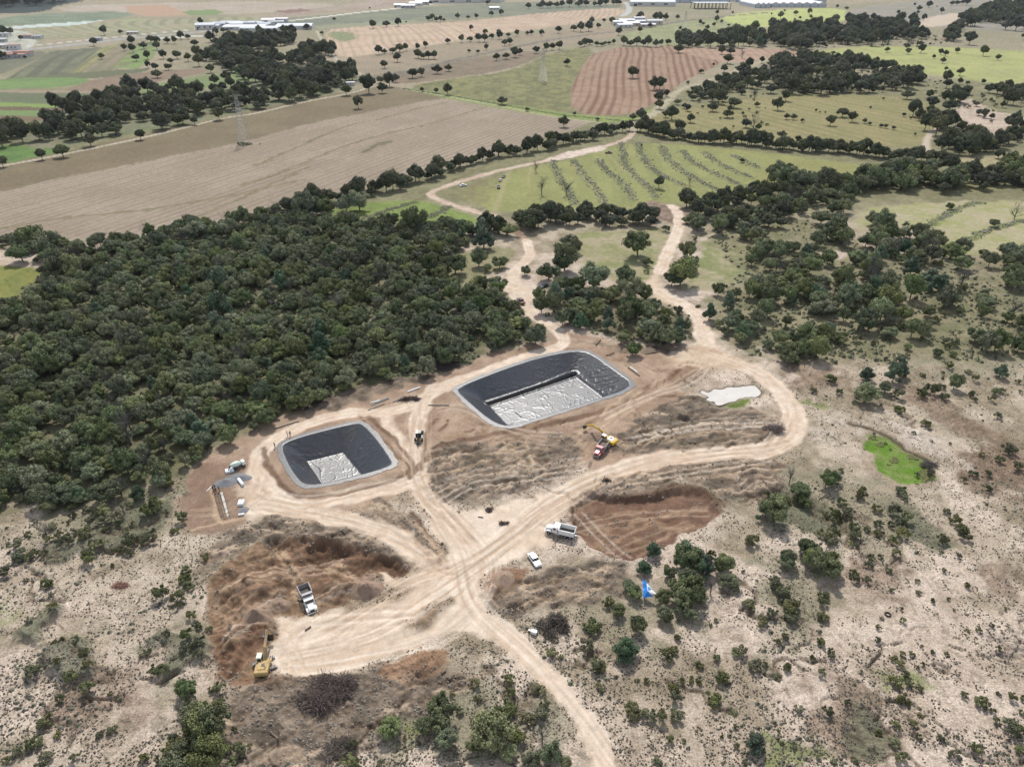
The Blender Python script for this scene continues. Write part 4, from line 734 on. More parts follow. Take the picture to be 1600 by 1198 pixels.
fill(([p[:2] for p in T(800,0,[(1030,270),(1040,220),(1120,235),(1200,235),(1280,245),(1380,230),(1440,195),(1597,205),(1597,300),(1400,300),(1150,300),(1040,300)])]), 'farright', 15, (12, 19), (.92, .02, .06, 0), .78, .12)
# upper right
UR = [(80,100,42),(100,135,48),(175,82,34),(260,75,34),(268,108,24),(200,112,20),(168,118,16),(105,64,20),(22,88,14),(433,44,20),(492,48,30),(425,108,54),(530,103,52),(617,103,32),(660,110,48),(740,120,52),(780,120,50),(710,115,50),(825,120,62),(905,118,60),(925,120,50),(812,80,24),(853,90,22),(943,55,32),(935,80,20),(975,113,36),(1085,70,32),(1008,28,44),(915,30,18),(1055,38,12),(1150,20,34),(1185,14,40),(1245,15,44),(1215,15,30),(1385,15,22),(1222,93,38),(1255,80,26),(1292,78,34),(400,150,44),
    (745,310,36),(875,320,38),(870,290,38),(960,305,52),(1035,355,24),(627,357,30),(682,378,32),(1093,378,36),(1080,325,36),(1110,332,36),(1183,314,36),(1350,320,60),(1437,357,38),(1202,447,52),(1112,430,26),(1120,480,70),(1120,520,62),(840,437,74),(740,405,70),(780,400,66),(1475,557,84),(1345,510,32),(1385,550,62),(1247,515,30),(1200,510,38),
    (1010,590,50),(1030,640,80),(1020,690,70),(1055,720,80),(1040,700,90),(915,680,92),(950,720,66),(470,690,84),(530,730,66),(393,750,70),(65,652,74),(115,600,64),(117,728,36),(160,728,42),(215,750,28),(605,755,32),(635,768,28),(705,785,26),(735,785,32),(785,795,32),(850,717,26),(640,672,18),(720,615,18),(890,737,18),(300,690,16),(325,697,14),(357,705,14),(90,835,58),(190,875,42),(255,880,26),(135,1027,44),(22,1055,42),(917,840,18),
    (875,580,80),(1150,590,80),(1210,610,60),(1140,650,90),(1350,710,52),(1190,1045,92),(1447,955,72),(1585,990,40),(1100,1170,80),(1350,1165,60)]
lst('oak_tree', 1200, 0, UR, 'farright')
fill([p[:2] for p in T(1200, 0, [(0,160),(440,190),(980,180),(1050,240),(1200,240),(1000,300),(700,290),(300,310),(0,300)])], 'farright', 13, (4, 9), (.25, 0, .7, .05), .5, .15)
fill([p[:2] for p in T(1200, 0, [(0,340),(500,340),(760,420),(1050,500),(1400,560),(1600,560),(1600,800),(1250,760),(1100,680),(950,560),(600,600),(0,600)])], 'farright', 10, (3, 8), (.2, .02, .73, .05), .55, .15)
fill([p[:2] for p in T(800, 0, [(1000,640),(1150,540),(1350,460),(1600,400),(1600,900),(1400,860),(1200,800),(1050,760)])], 'farright', 11, (3, 8), (.2, .02, .73, .05), .45, .15)
for q, sp_, sz in (([(0,160),(100,180),(200,170),(300,180),(380,170),(440,200),(520,190),(460,140),(560,130),(640,140),(720,180),(740,170),(860,170),(940,180),(980,230),(990,280),(920,270),(800,260),(640,290),(560,300),(420,270),(300,300),(210,330),(100,300),(0,290)], 16, (13, 20)),
              ([(1140,210),(1180,130),(1300,100),(1370,60),(1480,40),(1700,30),(1700,220),(1480,210),(1400,190),(1400,155),(1310,155),(1330,190),(1200,200)], 18, (17, 25)),
              ([(1050,290),(1060,240),(1160,230),(1300,250),(1430,240),(1597,250),(1700,250),(1700,290),(1597,290),(1300,285),(1160,280)], 16, (14, 21)),
              ([(0,450),(60,360),(200,350),(290,380),(340,350),(480,350),(550,400),(650,420),(730,440),(700,480),(600,450),(560,460),(530,500),(440,510),(340,510),(300,490),(200,540),(100,560),(0,540)], 12.5, (10, 16)),
              ([(0,580),(100,560),(200,540),(380,550),(500,540),(620,500),(760,490),(820,480),(900,450),(980,460),(980,520),(900,560),(700,570),(600,590),(400,600),(0,600)], 12, (11, 17)),
              ([(1400,560),(1597,560),(1700,600),(1700,760),(1560,740),(1480,690),(1440,640)], 13, (9, 14)), ([(1110,570),(1200,560),(1260,620),(1210,670),(1120,690),(1080,640)], 11, (8, 13)),
              ([(1020,800),(1130,750),(1240,790),(1330,850),(1460,820),(1597,810),(1700,810),(1700,850),(1420,880),(1350,950),(1200,980),(1060,960),(1040,860)], 11, (10, 15))):
    fill([p[:2] for p in T(1200, 0, q)], 'farright', sp_, sz, (.90, .02, .08, 0), .74, .16)
fill([p[:2] for p in T(1200, 0, [(0,1110),(130,1110),(230,1150),(400,1170),(560,1120),(700,1090),(800,1100),(900,1070),(1000,1060),(1090,1110),(1200,1170),(1250,1200),(0,1210)])], 'rightwood', 9, (9, 14), (.95, .02, .03, 0), .9)
fill([p[:2] for p in T(1200, 0, [(1390,1100),(1450,1050),(1600,1050),(1700,1060),(1700,1200),(1500,1180),(1400,1130)])], 'rightwood', 9, (9, 14), (1, 0, 0, 0), .9)
fill([(-120,6),(60,6),(80,-6),(140,-14),(-120,-24)], 'farwood', 60, (40, 60), (1, 0, 0, 0), .95)
fill([(20,14),(80,8),(110,2),(70,0),(0,8),(-100,12)], 'farwood', 34, (26, 36), (1, 0, 0, 0), .8)
for q, w_ in (([(830,14),(880,12),(940,10),(975,8)], 18), ([(900,4),(960,2),(985,0)], 22)): hedge(q, 'farmid', w_, 18, (14, 22))
# lower scrubland: pines, oaks and bushes one can tell apart
lst('pine_tree', 800, 898, [(715,450,180),(1525,1040,150)], 'scrubR')
lst('pine_tree', 800, 600, [(1080,1020,130),(1060,1080,120),(1200,1130,130),(1590,780,150)], 'scrubR')
lst('oak_tree', 940, 820, [], 'scrubR')
def z44(kind, pts, reg):   # tile (940,820) at 4.436x
    for x, y, w_ in pts: put(kind, 940 + x / 4.436, 820 + y / 4.436, w_ / 4.436, reg)
z44('oak_tree', [(590,370,160),(480,340,90),(830,270,130),(860,380,120),(570,520,160),(600,600,130),(440,500,120),(440,620,120),(690,480,110),(920,400,90),(250,690,130),(120,580,120),(200,420,110),(220,460,120),(550,160,80),(1430,170,130),(1500,250,150),(1560,300,170),(1290,240,120)], 'scrubR')
z44('pine_tree', [(590,200,130),(700,300,140)], 'scrubR')
z44('shrub', [(755,220,80),(50,540,90),(1040,105,120),(1320,540,130),(1310,620,110),(1200,400,120),(1250,490,110),(1115,660,80),(1280,770,60),(525,780,56),(460,910,110),(510,870,60),(680,965,66),(800,920,60),(840,1060,110),(305,1080,46),(560,1080,50),(620,1080,50),(680,1090,50),(500,1140,90),(980,325,30),(790,660,34),(755,690,30),(960,880,90),(1540,490,100),(1520,820,60),(1290,990,80),(1540,640,90),(1590,880,50)], 'scrubR')
lst('dead_tree', 940, 820, [], 'scrubR'); z44('dead_tree', [(760,440,110)], 'scrubR')
lst('shrub', 800, 898, [(490,320,120),(460,440,110),(545,575,100),(240,480,80),(980,500,80),(1010,460,50),(770,850,130),(850,870,100),(920,870,110),(1035,865,110),(740,830,90),(1180,560,56),(1280,520,54),(1310,650,90),(1030,390,50),(1400,480,80),(1560,300,80),(1010,700,60),(1120,650,40),(1160,660,40),(1380,850,60),(1400,940,50),(985,1020,60),(1075,1035,40),(1040,290,30),(1240,310,26),(1270,290,26),(840,660,40),(780,655,36),(170,700,110),(200,800,80),(100,890,110),(180,640,70),(10,960,80),(550,700,60),(1100,1080,30),(1400,1070,50),(910,1170,70),(1310,1010,30),(1450,1170,40),(1580,560,40)], 'scrubR')
lst('dead_tree', 800, 898, [(190,1000,120)], 'scrubR')
lst('oak_tree', 800, 898, [(240,1120,150),(120,1150,110),(330,1170,90),(10,1010,70)], 'scrubL')
lst('oak_tree', 400, 898, [(840,950,150),(1160,880,180),(1140,800,120),(1040,950,110),(1190,1010,150),(1450,980,260),(1380,1060,120),(1540,900,130),(1590,830,90),(1570,1100,120)], 'scrubL')
lst('shrub', 400, 898, [(1360,680,80),(1380,770,60),(570,1150,120),(620,1180,90),(1230,740,50),(930,1020,24),(780,1190,70),(1270,850,60)], 'scrubL')
lst('oak_tree', 1200, 600, [(40,790,170),(620,50,150),(200,650,120),(230,700,100),(370,590,130),(420,580,90),(60,710,100),(110,1110,110),(240,1010,110),(290,1090,140),(380,1110,140),(420,1150,110),(740,20,90)], 'scrubFR')
lst('shrub', 1200, 600, [(800,60,100),(960,60,90),(1020,40,90),(1455,40,60),(1435,200,70),(1510,410,100),(1560,520,70),(1280,560,60),(840,660,90),(850,700,60),(580,690,80),(600,650,50),(790,780,90),(840,870,100),(860,820,90),(840,930,90),(680,780,70),(420,790,80),(500,790,80),(460,740,70),(1160,850,80),(1210,900,90),(1100,960,80),(1230,950,80),(1110,790,50),(360,930,110),(400,980,80),(540,945,90),(640,1090,60),(630,1130,60),(1080,1055,34),(1195,1070,48),(1100,1165,36),(750,1165,50),(530,1180,60),(1330,440,50),(660,310,24),(735,360,24),(765,400,20),(1020,540,60),(980,500,50),(930,560,40),(685,870,60),(460,540,40),(840,145,36),(985,250,30),(910,305,30),(830,185,22),(720,155,24),(1020,355,24),(1135,375,22),(540,110,40),(1270,60,60),(1290,100,40),(1100,80,60),(450,50,60),(290,35,60)], 'scrubFR')
lst('dead_tree', 1200, 600, [(1010,530,90),(570,1000,100)], 'scrubFR')
lst('shrub', 1200, 898, [(540,10,80),(610,30,60),(150,200,120),(150,260,110),(100,110,90),(60,60,90),(350,160,90),(350,250,80),(110,390,60),(70,420,50),(330,420,60),(395,500,60),(120,580,50),(340,610,70),(690,325,46),(685,410,46),(835,285,50),(710,270,30),(830,215,30),(940,115,44),(1030,165,38),(1125,150,28),(930,40,36),(1240,65,46),(770,95,40),(1160,215,24),(1480,210,26),(1390,315,46),(1435,465,44),(1250,345,32),(1310,345,40),(1030,480,34),(1110,490,32),(955,445,30),(840,500,60),(790,520,60),(900,490,50),(830,560,60),(860,620,60),(800,670,80),(890,680,70),(940,700,60),(930,575,34),(965,560,36),(1330,790,100),(1350,820,60),(1230,750,60),(1530,760,80),(1590,770,50),(1520,950,120),(1560,980,90),(1430,920,60),(1590,860,60),(1570,1080,80),(1165,1120,76),(1300,1085,70),(1080,1020,60),(940,1010,50),(1180,1010,30),(830,1140,90),(190,830,66),(500,800,60),(370,850,80),(700,960,60),(790,1030,80),(540,1150,50),(420,1165,46),(155,1060,60),(85,1050,34),(315,1140,40),(70,980,30),(270,1010,24),(1440,740,40),(590,440,24),(850,770,90),(960,870,50),(905,930,50),(800,940,60),(1400,850,40)], 'scrubFR')
fill([(560,1120),(870,1080),(900,1230),(540,1240)], 'scrubL', 6, (3, 7), (.25, 0, .75, 0), .35, .1); fill([(268,1075),(352,1082),(350,1120),(335,1230),(240,1230),(262,1150)], 'scrubL', 3.6, (4, 7), (.6, 0, .38, .02), .9); fill([(350,1100),(400,1120),(420,1230),(340,1230)], 'scrubL', 6, (3, 5), (.1, 0, .9, 0), .4)
fill([(985,905),(1045,840),(1075,835),(1150,880),(1155,920),(1090,930),(1085,965),(1035,985),(1000,945)], 'scrubR', 5, (3.5, 7.5), (.72, .1, .15, .03), .62, .1)
for q in GUL: hedge(q, 'scrubFR' if q[0][0] > 700 else 'leftscrub', 3.5, 4.5, (1.2, 3.6), 'shrub')
fill([(1180,740),(1330,735),(1460,800),(1440,880),(1330,860),(1200,800)], 'scrubFR', 6, (2.5, 6), (.05, 0, .8, .15), .5, .15)
fill([(-120,830),(-60,830),(-60,1260),(-120,1260)], 'scrubL', 9, (3, 7), (.1, 0, .9, 0), .4); fill([(1230,560),(1330,565),(1440,620),(1560,640),(1700,640),(1700,560),(1500,555)], 'scrubFR', 6, (2.5, 6), (.1, .02, .8, .08), .45, .15)
fill([(60,720),(150,720),(270,760),(300,820),(200,860),(60,860),(30,800)], 'scrubL', 5, (2, 5.5), (.08, .02, .8, .1), .5, .1); fill([(340,840),(300,880),(320,960),(260,960),(230,900),(300,850)], 'scrubL', 5, (2, 5), (.1, 0, .9, 0), .35, .1); fill([(1430,660),(1700,700),(1700,830),(1560,790),(1440,720)], 'scrubFR', 7, (2, 5), (0, 0, .9, .1), .35, .1)
# ---------------------------------------------------------------- plants become objects
KINDN = {'oak_tree': ('oak', 'tree'), 'pine_tree': ('pine', 'tree'), 'shrub': ('bush', 'bush'), 'dead_tree': ('bare grey tree', 'dead tree')}
SHADE = {'oak_tree': 'dark green oak', 'pine_tree': 'bluish green pine', 'shrub': 'olive green bush', 'dead_tree': 'leafless grey tree'}
LAND = [(45,365,'beside the far left corner of the wood'), (540,720,'beside the small lined pond'), (400,225,'near the power pylon'), (870,650,'beside the large lined pond'), (1140,617,'beside the muddy pool'), (1400,718,'beside the bright green meadow'), (1013,918,'beside the blue tarp'),
        (980,830,'below the brown soil hollow'), (860,980,'beside the dark brush heap'), (515,1090,'below the large brush heap'), (900,1100,'beside the track leaving at the bottom'), (1100,510,'beside the curving dirt road'), (835,440,'beside the dark parked car'),
        (1000,110,'on the striped ploughed field'), (750,120,'on the olive field'), (700,30,'beside the pale fallow field'), (420,40,'near the white roofed farm sheds'), (100,90,'beside the grey highway'), (160,100,'on the narrow strip fields'), (60,150,'among the green strip fields'), (265,125,'between the strip fields'),
        (1060,38,'beside the farm buildings by the railway'), (1250,25,'on the lime green field'), (1450,25,'on the grey hillside pasture'), (1480,100,'on the yellow green meadow'), (1290,190,'on the brown terraced pasture'), (1540,190,'beside the pinkish bare slope'), (1080,130,'beside the pale track'), (650,85,'along the railway line'),
        (1000,270,'on the terraced field'), (900,300,'on the terraced field'), (700,340,'beside the small green field'), (970,390,'in the meadow between the two roads'), (1130,410,'in the meadow right of the road'), (1480,360,'on the pale striped meadow'), (1400,560,'on the rough slope at right'), (1560,620,'by the brown gully at right edge'),
        (1230,780,'in the gully right of the soil hollow'), (1400,830,'in the gully below the green meadow'), (1290,890,'near the large oak clump'), (1420,1060,'beside the small green patch'), (1540,900,'beside the brown mound'), (1230,1170,'beside the green patch at the bottom'), (1330,1100,'on the brown slope'), (1560,1100,'on the pale slope at bottom right'), (1500,960,'on the open slope at right'),
        (1150,960,'on the pale slope below the tarp trees'), (1040,1100,'along the small gully'), (700,1130,'in the bottom centre grove'), (830,1150,'left of the bottom track'), (300,1020,'beside the earth pit'), (290,1120,'in the thicket at bottom left'), (110,1020,'on the grey green knoll'), (60,860,'at the left edge slope'), (150,850,'along the left gully'), (230,810,'left of the building plot'), (290,740,'beside the building plot'), (150,730,'at the foot of the wood'), (30,1180,'in the bottom left corner'), (600,100,'beside the track junction'), (560,160,'on the tan stubble field'), (880,190,'at the corner of the stubble field'), (500,300,'along the stubble field edge'), (1180,450,'right of the curving road'), (1340,400,'beside the pinkish bare patch')]
LX = np.array([W(a, b) for a, b, _ in LAND])
SHARE = {'wood': 'crowded in the dark wood left of the lined ponds', 'woodedge': 'at the rim of the dark left wood', 'midwood': 'in the small wood behind the large lined pond', 'rightwood': 'in the open wood at the right', 'hedge': 'in the long hedgerow beyond the wood', 'farwood': 'in the far dark wood beyond the stubble field', 'farright': 'in the scattered woods at the far right'}
ORD2 = ['first', 'second', 'third', 'fourth', 'fifth', 'sixth', 'seventh', 'eighth', 'ninth', 'tenth', 'eleventh', 'twelfth']
ORD = ['leftmost', 'second from left', 'third from left', 'fourth from left', 'fifth from left', 'sixth from left', 'seventh from left']
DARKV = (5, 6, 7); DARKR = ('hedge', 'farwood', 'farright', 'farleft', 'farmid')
def gn_scatter(name, items, kind, label, samples):
    """all the small or hidden plants of one kind: real copies of the crowns and trunks, as one object"""
    ng = bpy.data.node_groups.new(name, 'GeometryNodeTree'); ng.is_modifier = True
    ng.interface.new_socket('Geometry', in_out='INPUT', socket_type='NodeSocketGeometry'); ng.interface.new_socket('Geometry', in_out='OUTPUT', socket_type='NodeSocketGeometry')
    N = ng.nodes; K = ng.links; gi = N.new('NodeGroupInput'); go = N.new('NodeGroupOutput')
    def attr(nm, ty):
        a = N.new('GeometryNodeInputNamedAttribute'); a.data_type = ty; a.inputs[0].default_value = nm; return a.outputs[0]
    jn = N.new('GeometryNodeJoinGeometry')
    for part in (0, 1):
        gj = N.new('GeometryNodeJoinGeometry'); insts = []
        for s in samples:
            oi = N.new('GeometryNodeObjectInfo'); oi.transform_space = 'ORIGINAL'; oi.inputs['Object'].default_value = s[part]; oi.inputs['As Instance'].default_value = True; insts.append(oi)
        for oi in reversed(insts): K.new(oi.outputs['Geometry'], gj.inputs[0])
        ip = N.new('GeometryNodeInstanceOnPoints'); ip.inputs['Pick Instance'].default_value = True
        K.new(gi.outputs[0], ip.inputs['Points']); K.new(gj.outputs[0], ip.inputs['Instance']); K.new(attr('pick', 'INT'), ip.inputs['Instance Index'])
        cr = N.new('ShaderNodeCombineXYZ'); K.new(attr('turn', 'FLOAT'), cr.inputs[2]); K.new(cr.outputs[0], ip.inputs['Rotation']); K.new(attr('size', 'FLOAT_VECTOR'), ip.inputs['Scale'])
        K.new(ip.outputs[0], jn.inputs[0])
    K.new(jn.outputs[0], go.inputs[0])
    n = len(items); me = bpy.data.meshes.new(name); me.vertices.add(n)
    xyz = np.array([[i[0], i[1], i[5]] for i in items], np.float32); me.vertices.foreach_set('co', xyz.ravel())
    r = np.random.default_rng(5)
    dk = [j for j, s_ in enumerate(samples) if s_[2] in DARKV] or [0]; lt = [j for j, s_ in enumerate(samples) if s_[2] not in DARKV] or [0]
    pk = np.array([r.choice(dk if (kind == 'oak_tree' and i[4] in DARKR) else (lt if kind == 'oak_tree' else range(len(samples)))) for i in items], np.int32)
    a = me.attributes.new('pick', 'INT', 'POINT'); a.data.foreach_set('value', pk)
    a = me.attributes.new('turn', 'FLOAT', 'POINT'); a.data.foreach_set('value', r.uniform(0, 6.28, n).astype(np.float32))
    D = np.array([i[2] for i in items]); hs = r.uniform(.75, 1.45, n)
    a = me.attributes.new('size', 'FLOAT_VECTOR', 'POINT'); a.data.foreach_set('vector', np.stack([D, D, D * hs], 1).astype(np.float32).ravel())
    o = bpy.data.objects.new(name, me); link(o); md = o.modifiers.new('scatter', 'NODES'); md.node_group = ng
    tag(o, label, KINDN[kind][1], None, 'stuff'); return o
STUFFN = {'oak_tree': ('oak_woodland', 'dense mass of dark green oaks filling the woods and hedgerows'), 'pine_tree': ('pine_growth', 'scattered small pines among the oak woods'), 'shrub': ('scrub_growth', 'low olive bushes scattered over the pale slopes'), 'dead_tree': ('bare_tree_growth', 'grey bare trees scattered through the woods')}
def reg0(it): return it[4]
def plant_all():
    DR = [FNAMES.index(q) for q in ('dirt_road', 'excavated_soil')]
    for kind in PL:
        it = PL[kind]
        if not it: continue
        x = np.array([i[0] for i in it]); y = np.array([i[1] for i in it]); D = np.array([i[2] for i in it]); bad = np.zeros(len(it), bool)
        for f in (0, .45, .9, 1.3):
            q = 1 + f * D / depth_at(y); K_ = terrain(x * q, y + f * D)[2]; bad |= np.isin(K_, DR) & ((f == 0) | np.array([i[4] in ('midwood', 'rightwood', 'centre', 'wood', 'hedge') for i in it]))
        PL[kind] = [i for i, b_ in zip(it, bad) if not b_]
    for kind, items in PL.items():
        if not items: continue
        xs = np.array([i[0] for i in items]); ys = np.array([i[1] for i in items]); zs = H(xs, ys)
        px = 800 + 1110 * xs / depth_at(ys); pyy = 599 - 1110 * ((ys * SP - CAM_H * CP) / depth_at(ys))
        inview = (px > -30) & (px < 1630) & (pyy > -5) & (pyy < 1225)
        items = [i + (float(z),) for i, z in zip(items, zs)]
        order = sorted(range(len(items)), key=lambda i: -(items[i][3] + (1000 if inview[i] else 0) + (300 if items[i][4] not in SHARE else 0)))
        ind = order[:298]; rest = [items[i] for i in order[298:]]; samples = []
        base = {}
        for i in ind:
            it = items[i]; D = it[2]; reg = it[4]
            sz = {'oak_tree': (6.5, 11), 'pine_tree': (6, 10), 'shrub': (2.6, 5), 'dead_tree': (6, 10)}[kind]
            s = 'small' if D < sz[0] else 'midsized' if D < sz[1] else 'large'
            if reg in SHARE: b = (s + ' ' + SHADE[kind] + ' ' + SHARE[reg], reg)
            else:
                d = np.hypot(LX[:, 0] - it[0], (LX[:, 1] - it[1]) * .6); b = (s + ' ' + SHADE[kind] + ' ' + LAND[int(d.argmin())][2], None)
            base.setdefault(b, []).append(i)
        for (b, reg), ids in base.items():
            ids.sort(key=lambda i: px[i])
            for j, i in enumerate(ids):
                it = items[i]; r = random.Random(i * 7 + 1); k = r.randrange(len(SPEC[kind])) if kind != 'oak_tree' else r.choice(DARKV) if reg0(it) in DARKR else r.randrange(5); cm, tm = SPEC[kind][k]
                n_ = len(ids); lab = b
                if n_ == 2: lab = b + (', left one' if j == 0 else ', right one')
                elif 2 < n_ <= 7 and not reg: lab = b + ', ' + (ORD[j] if j < n_ - 1 else 'rightmost')
                elif not reg and n_ > 7:
                    ym = sorted(pyy[i] for i in ids)[n_ // 2]; half = [q for q in ids if (pyy[q] < ym) == (pyy[i] < ym)]; jj = half.index(i)
                    lab = b + (', upper row, ' if pyy[i] < ym else ', lower row, ') + (ORD2[jj] if jj < len(ORD2) else 'right end')
                e = empty(kind, (it[0], it[1], it[5]), r.uniform(0, 6.28), lab, KINDN[kind][1], (KINDN[kind][0].replace('bush', 'bushe') + 's ' + (SHARE[reg] if reg else 'standing apart on the fields and slopes')))
                e.scale = (it[2] * r.uniform(.88, 1.1), it[2] * r.uniform(.88, 1.1), it[2] * r.uniform(.8, 1.35))
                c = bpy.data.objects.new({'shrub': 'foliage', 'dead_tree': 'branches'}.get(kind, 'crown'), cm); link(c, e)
                t_ = bpy.data.objects.new({'shrub': 'stem'}.get(kind, 'trunk'), tm); link(t_, e)
                if k not in [s_[2] for s_ in samples]: samples.append((c, t_, k))
        if rest: gn_scatter(STUFFN[kind][0], rest, kind, STUFFN[kind][1], samples)
        print(kind, len(items), 'stuff', len(rest))
plant_all()
# ---------------------------------------------------------------- low tufts on the pale slopes, stones and litter on the cleared ground
M_TER_S = leaf_mat('bank_grass', (.09, .095, .05), (.27, .26, .15)); M_TUFT = leaf_mat('dry_tufts', (.075, .070, .045), (.20, .175, .125)); M_SCR = leaf_mat('grey_scrub', (.06, .062, .040), (.15, .145, .10)); M_STONE = leaf_mat('stones', (.14, .12, .10), (.34, .30, .26))
def bumps(name, n, box, test, size, flat, mat, label, seed, kdot):
    r = np.random.default_rng(seed); px = r.uniform(box[0], box[2], n); py = box[1] + (box[3] - box[1]) * r.uniform(0, 1, n) ** .85
    x, y = W(px, py); z, _, K = terrain(x, y, True)
    f = fbm(x, y, 14, 2, 123); d = fbm(x, y, 3.2, 2, 125)
    ok = test(K, f, d); x, y, z = x[ok], y[ok], z[ok]; n = len(x)
    s = r.uniform(.35, 1, n) ** 1.6 * size; m = 5; a = np.arange(m) / m * 6.283
    ring = np.stack([np.cos(a), np.sin(a)], 1); jit = r.uniform(.7, 1.3, (n, m, 1)); 
    lo = np.concatenate([ring[None] * jit * s[:, None, None], np.full((n, m, 1), -.06)], 2)
    hi = np.concatenate([ring[None] * .55 * r.uniform(.6, 1.3, (n, m, 1)) * s[:, None, None], np.repeat((s * flat * r.uniform(.6, 1.2, n))[:, None, None], m, 1)], 2)
    V = np.concatenate([lo, hi], 1) + np.stack([x, y, z], 1)[:, None, :]
    base = np.arange(n)[:, None] * 2 * m
    fs = [(i, (i + 1) % m, m + (i + 1) % m, m + i) for i in range(m)] + [(m, m + 1, m + 2, m + 3), (m, m + 3, m + 4, m + 4)]
    Q = np.array(fs[:m + 1]); F = (base[:, :, None] + Q[None]).reshape(-1, 4)
    me = np_mesh(name, V.reshape(-1, 3), F, mat, False, {'tint': ('FLOAT', np.repeat(r.uniform(0, 1, n), 2 * m))})
    o = bpy.data.objects.new(name, me); link(o); tag(o, label, 'ground cover', None, 'stuff')
G = FNAMES.index('ground'); CG = FNAMES.index('cleared_ground')
bumps('dry_tufts', 92000, (-90, 560, 1690, 1255), lambda K, f, d: (K == G) & (d + .9 * (f - .5) > .40), .27, .8, M_TUFT, 'small dry tufts dotting the pale eroded slopes', 1, .5)
bumps('low_scrub', 7000, (-90, 480, 1690, 1255), lambda K, f, d: ((K == G) & (f > .56)), .6, .7, M_SCR, 'knee high scrub in patches over the slopes', 2, .5)
FF = FNAMES.index('forest_floor'); GM = FNAMES.index('green_meadow')
bumps('wood_undergrowth', 22000, (-90, 300, 1690, 620), lambda K, f, d: (K == FF) & (f > .36), 1.1, .8, M_SHR, 'low green undergrowth between the trees of the woods', 12, .5)
bumps('meadow_tufts', 30000, (1330, 660, 1480, 770), lambda K, f, d: (K == GM) & (d > .62), .35, .6, M_SHR, 'dark tufts in the bright green meadow', 13, .5)
M_CLOD = leaf_mat('soil_clods', (.20, .155, .12), (.36, .29, .23)); EX = FNAMES.index('excavated_soil')
bumps('soil_clods', 22000, (300, 560, 1260, 1200), lambda K, f, d: ((K == CG) & (d > .42)) | ((K == EX) & (d > .58)), .36, .7, M_CLOD, 'clods of turned brown soil over the cleared and dug ground', 14, .5)
bumps('stones', 12000, (300, 560, 1260, 1200), lambda K, f, d: (K == CG), .22, .7, M_STONE, 'pale stones and clods on the cleared ground', 3, .5)
TB = []
for q in TERR: TB += [(a, b) for a, b in [p[:2] for p in q]]
# rows of bushes and stones along the terraces
mbx = []
def terr_rows():
    r = np.random.default_rng(9); X = []; Y = []
    for q in TERR + [[(1440,360),(1470,340),(1500,325),(1530,316)], [(1510,378),(1530,365),(1560,355),(1600,345)], [(575,340),(600,330),(635,320)], [(672,340),(690,330),(708,320)], [(625,138),(700,149),(800,166),(880,181),(985,190)]]:
        P = WP([p[:2] for p in q], 0, 2, False); d = np.r_[0, np.cumsum(np.linalg.norm(np.diff(P, axis=0), axis=1))]
        n = int(d[-1] * 3.2); s = r.uniform(0, d[-1], n); X.append(np.interp(s, d, P[:, 0]) + r.normal(size=n) * 1.7); Y.append(np.interp(s, d, P[:, 1]) + r.normal(size=n) * 1.2)
    return np.concatenate(X), np.concatenate(Y)
def bumps_at(name, x, y, size, flat, mat, label, seed):
    r = np.random.default_rng(seed); z = H(x, y); n = len(x); s = r.uniform(.35, 1, n) * size; m = 5; a = np.arange(m) / m * 6.283
    ring = np.stack([np.cos(a), np.sin(a)], 1)
    lo = np.concatenate([ring[None] * r.uniform(.7, 1.3, (n, m, 1)) * s[:, None, None], np.full((n, m, 1), -.06)], 2)
    hi = np.concatenate([ring[None] * .6 * r.uniform(.6, 1.3, (n, m, 1)) * s[:, None, None], np.repeat((s * flat)[:, None, None], m, 1)], 2)
    V = np.concatenate([lo, hi], 1) + np.stack([x, y, z], 1)[:, None, :]; Q = np.array([(i, (i + 1) % m, m + (i + 1) % m, m + i) for i in range(m)] + [(m, m + 1, m + 2, m + 3)])
    F = (np.arange(n)[:, None, None] * 2 * m + Q[None]).reshape(-1, 4)
    me = np_mesh(name, V.reshape(-1, 3), F, mat, False, {'tint': ('FLOAT', np.repeat(r.uniform(0, 1, n), 2 * m))}); o = bpy.data.objects.new(name, me); link(o); tag(o, label, 'ground cover', None, 'stuff')
tx, ty = terr_rows(); hh = rng.uniform(size=len(tx)) < .6
bumps_at('terrace_scrub', tx[hh], ty[hh], .75, .8, M_TER_S, 'rows of low scrub along the terrace banks', 21); bumps_at('terrace_stones', tx[~hh], ty[~hh], .45, .6, M_STONE, 'pale stones along the terrace banks', 22)
# ---------------------------------------------------------------- machines, vehicles, people, small things
P_WHITE = simple('white_paint', (.78, .78, .76), .35, 0, .5, .10); P_CREAM = simple('cream_paint', (.66, .63, .50), .5, 0, .4, .12); P_YEL = simple('yellow_paint', (.60, .38, .045), .45, 0, .5, .12)
P_OLD = simple('faded_yellow_paint', (.44, .31, .13), .6, 0, .3, .15); P_RED = simple('red_paint', (.50, .12, .13), .35, 0, .6, .12); P_DUST = simple('dusty_grey_steel', (.36, .34, .33), .6, .1, .4, .12)
P_DARK = simple('black_rubber', (.022, .021, .020), .8, 0, .3, .1); P_STEEL = simple('dark_steel', (.07, .062, .055), .55, .3, .5, .15); P_GLASS = simple('dark_glass', (.012, .016, .020), .06, 0, 1.0, .02); P_RUST = simple('rusty_steel', (.16, .085, .05), .8, 0, .3, .2)
P_SILVER = simple('silver_white_paint', (.68, .70, .72), .25, .15, .6, .05); P_MAROON = simple('maroon_paint', (.10, .035, .035), .3, .1, .6, .1); P_NAVY = simple('dark_blue_paint', (.020, .030, .055), .25, .1, .6, .1); P_LAMP = simple('lamp_glass', (.8, .8, .75), .1)
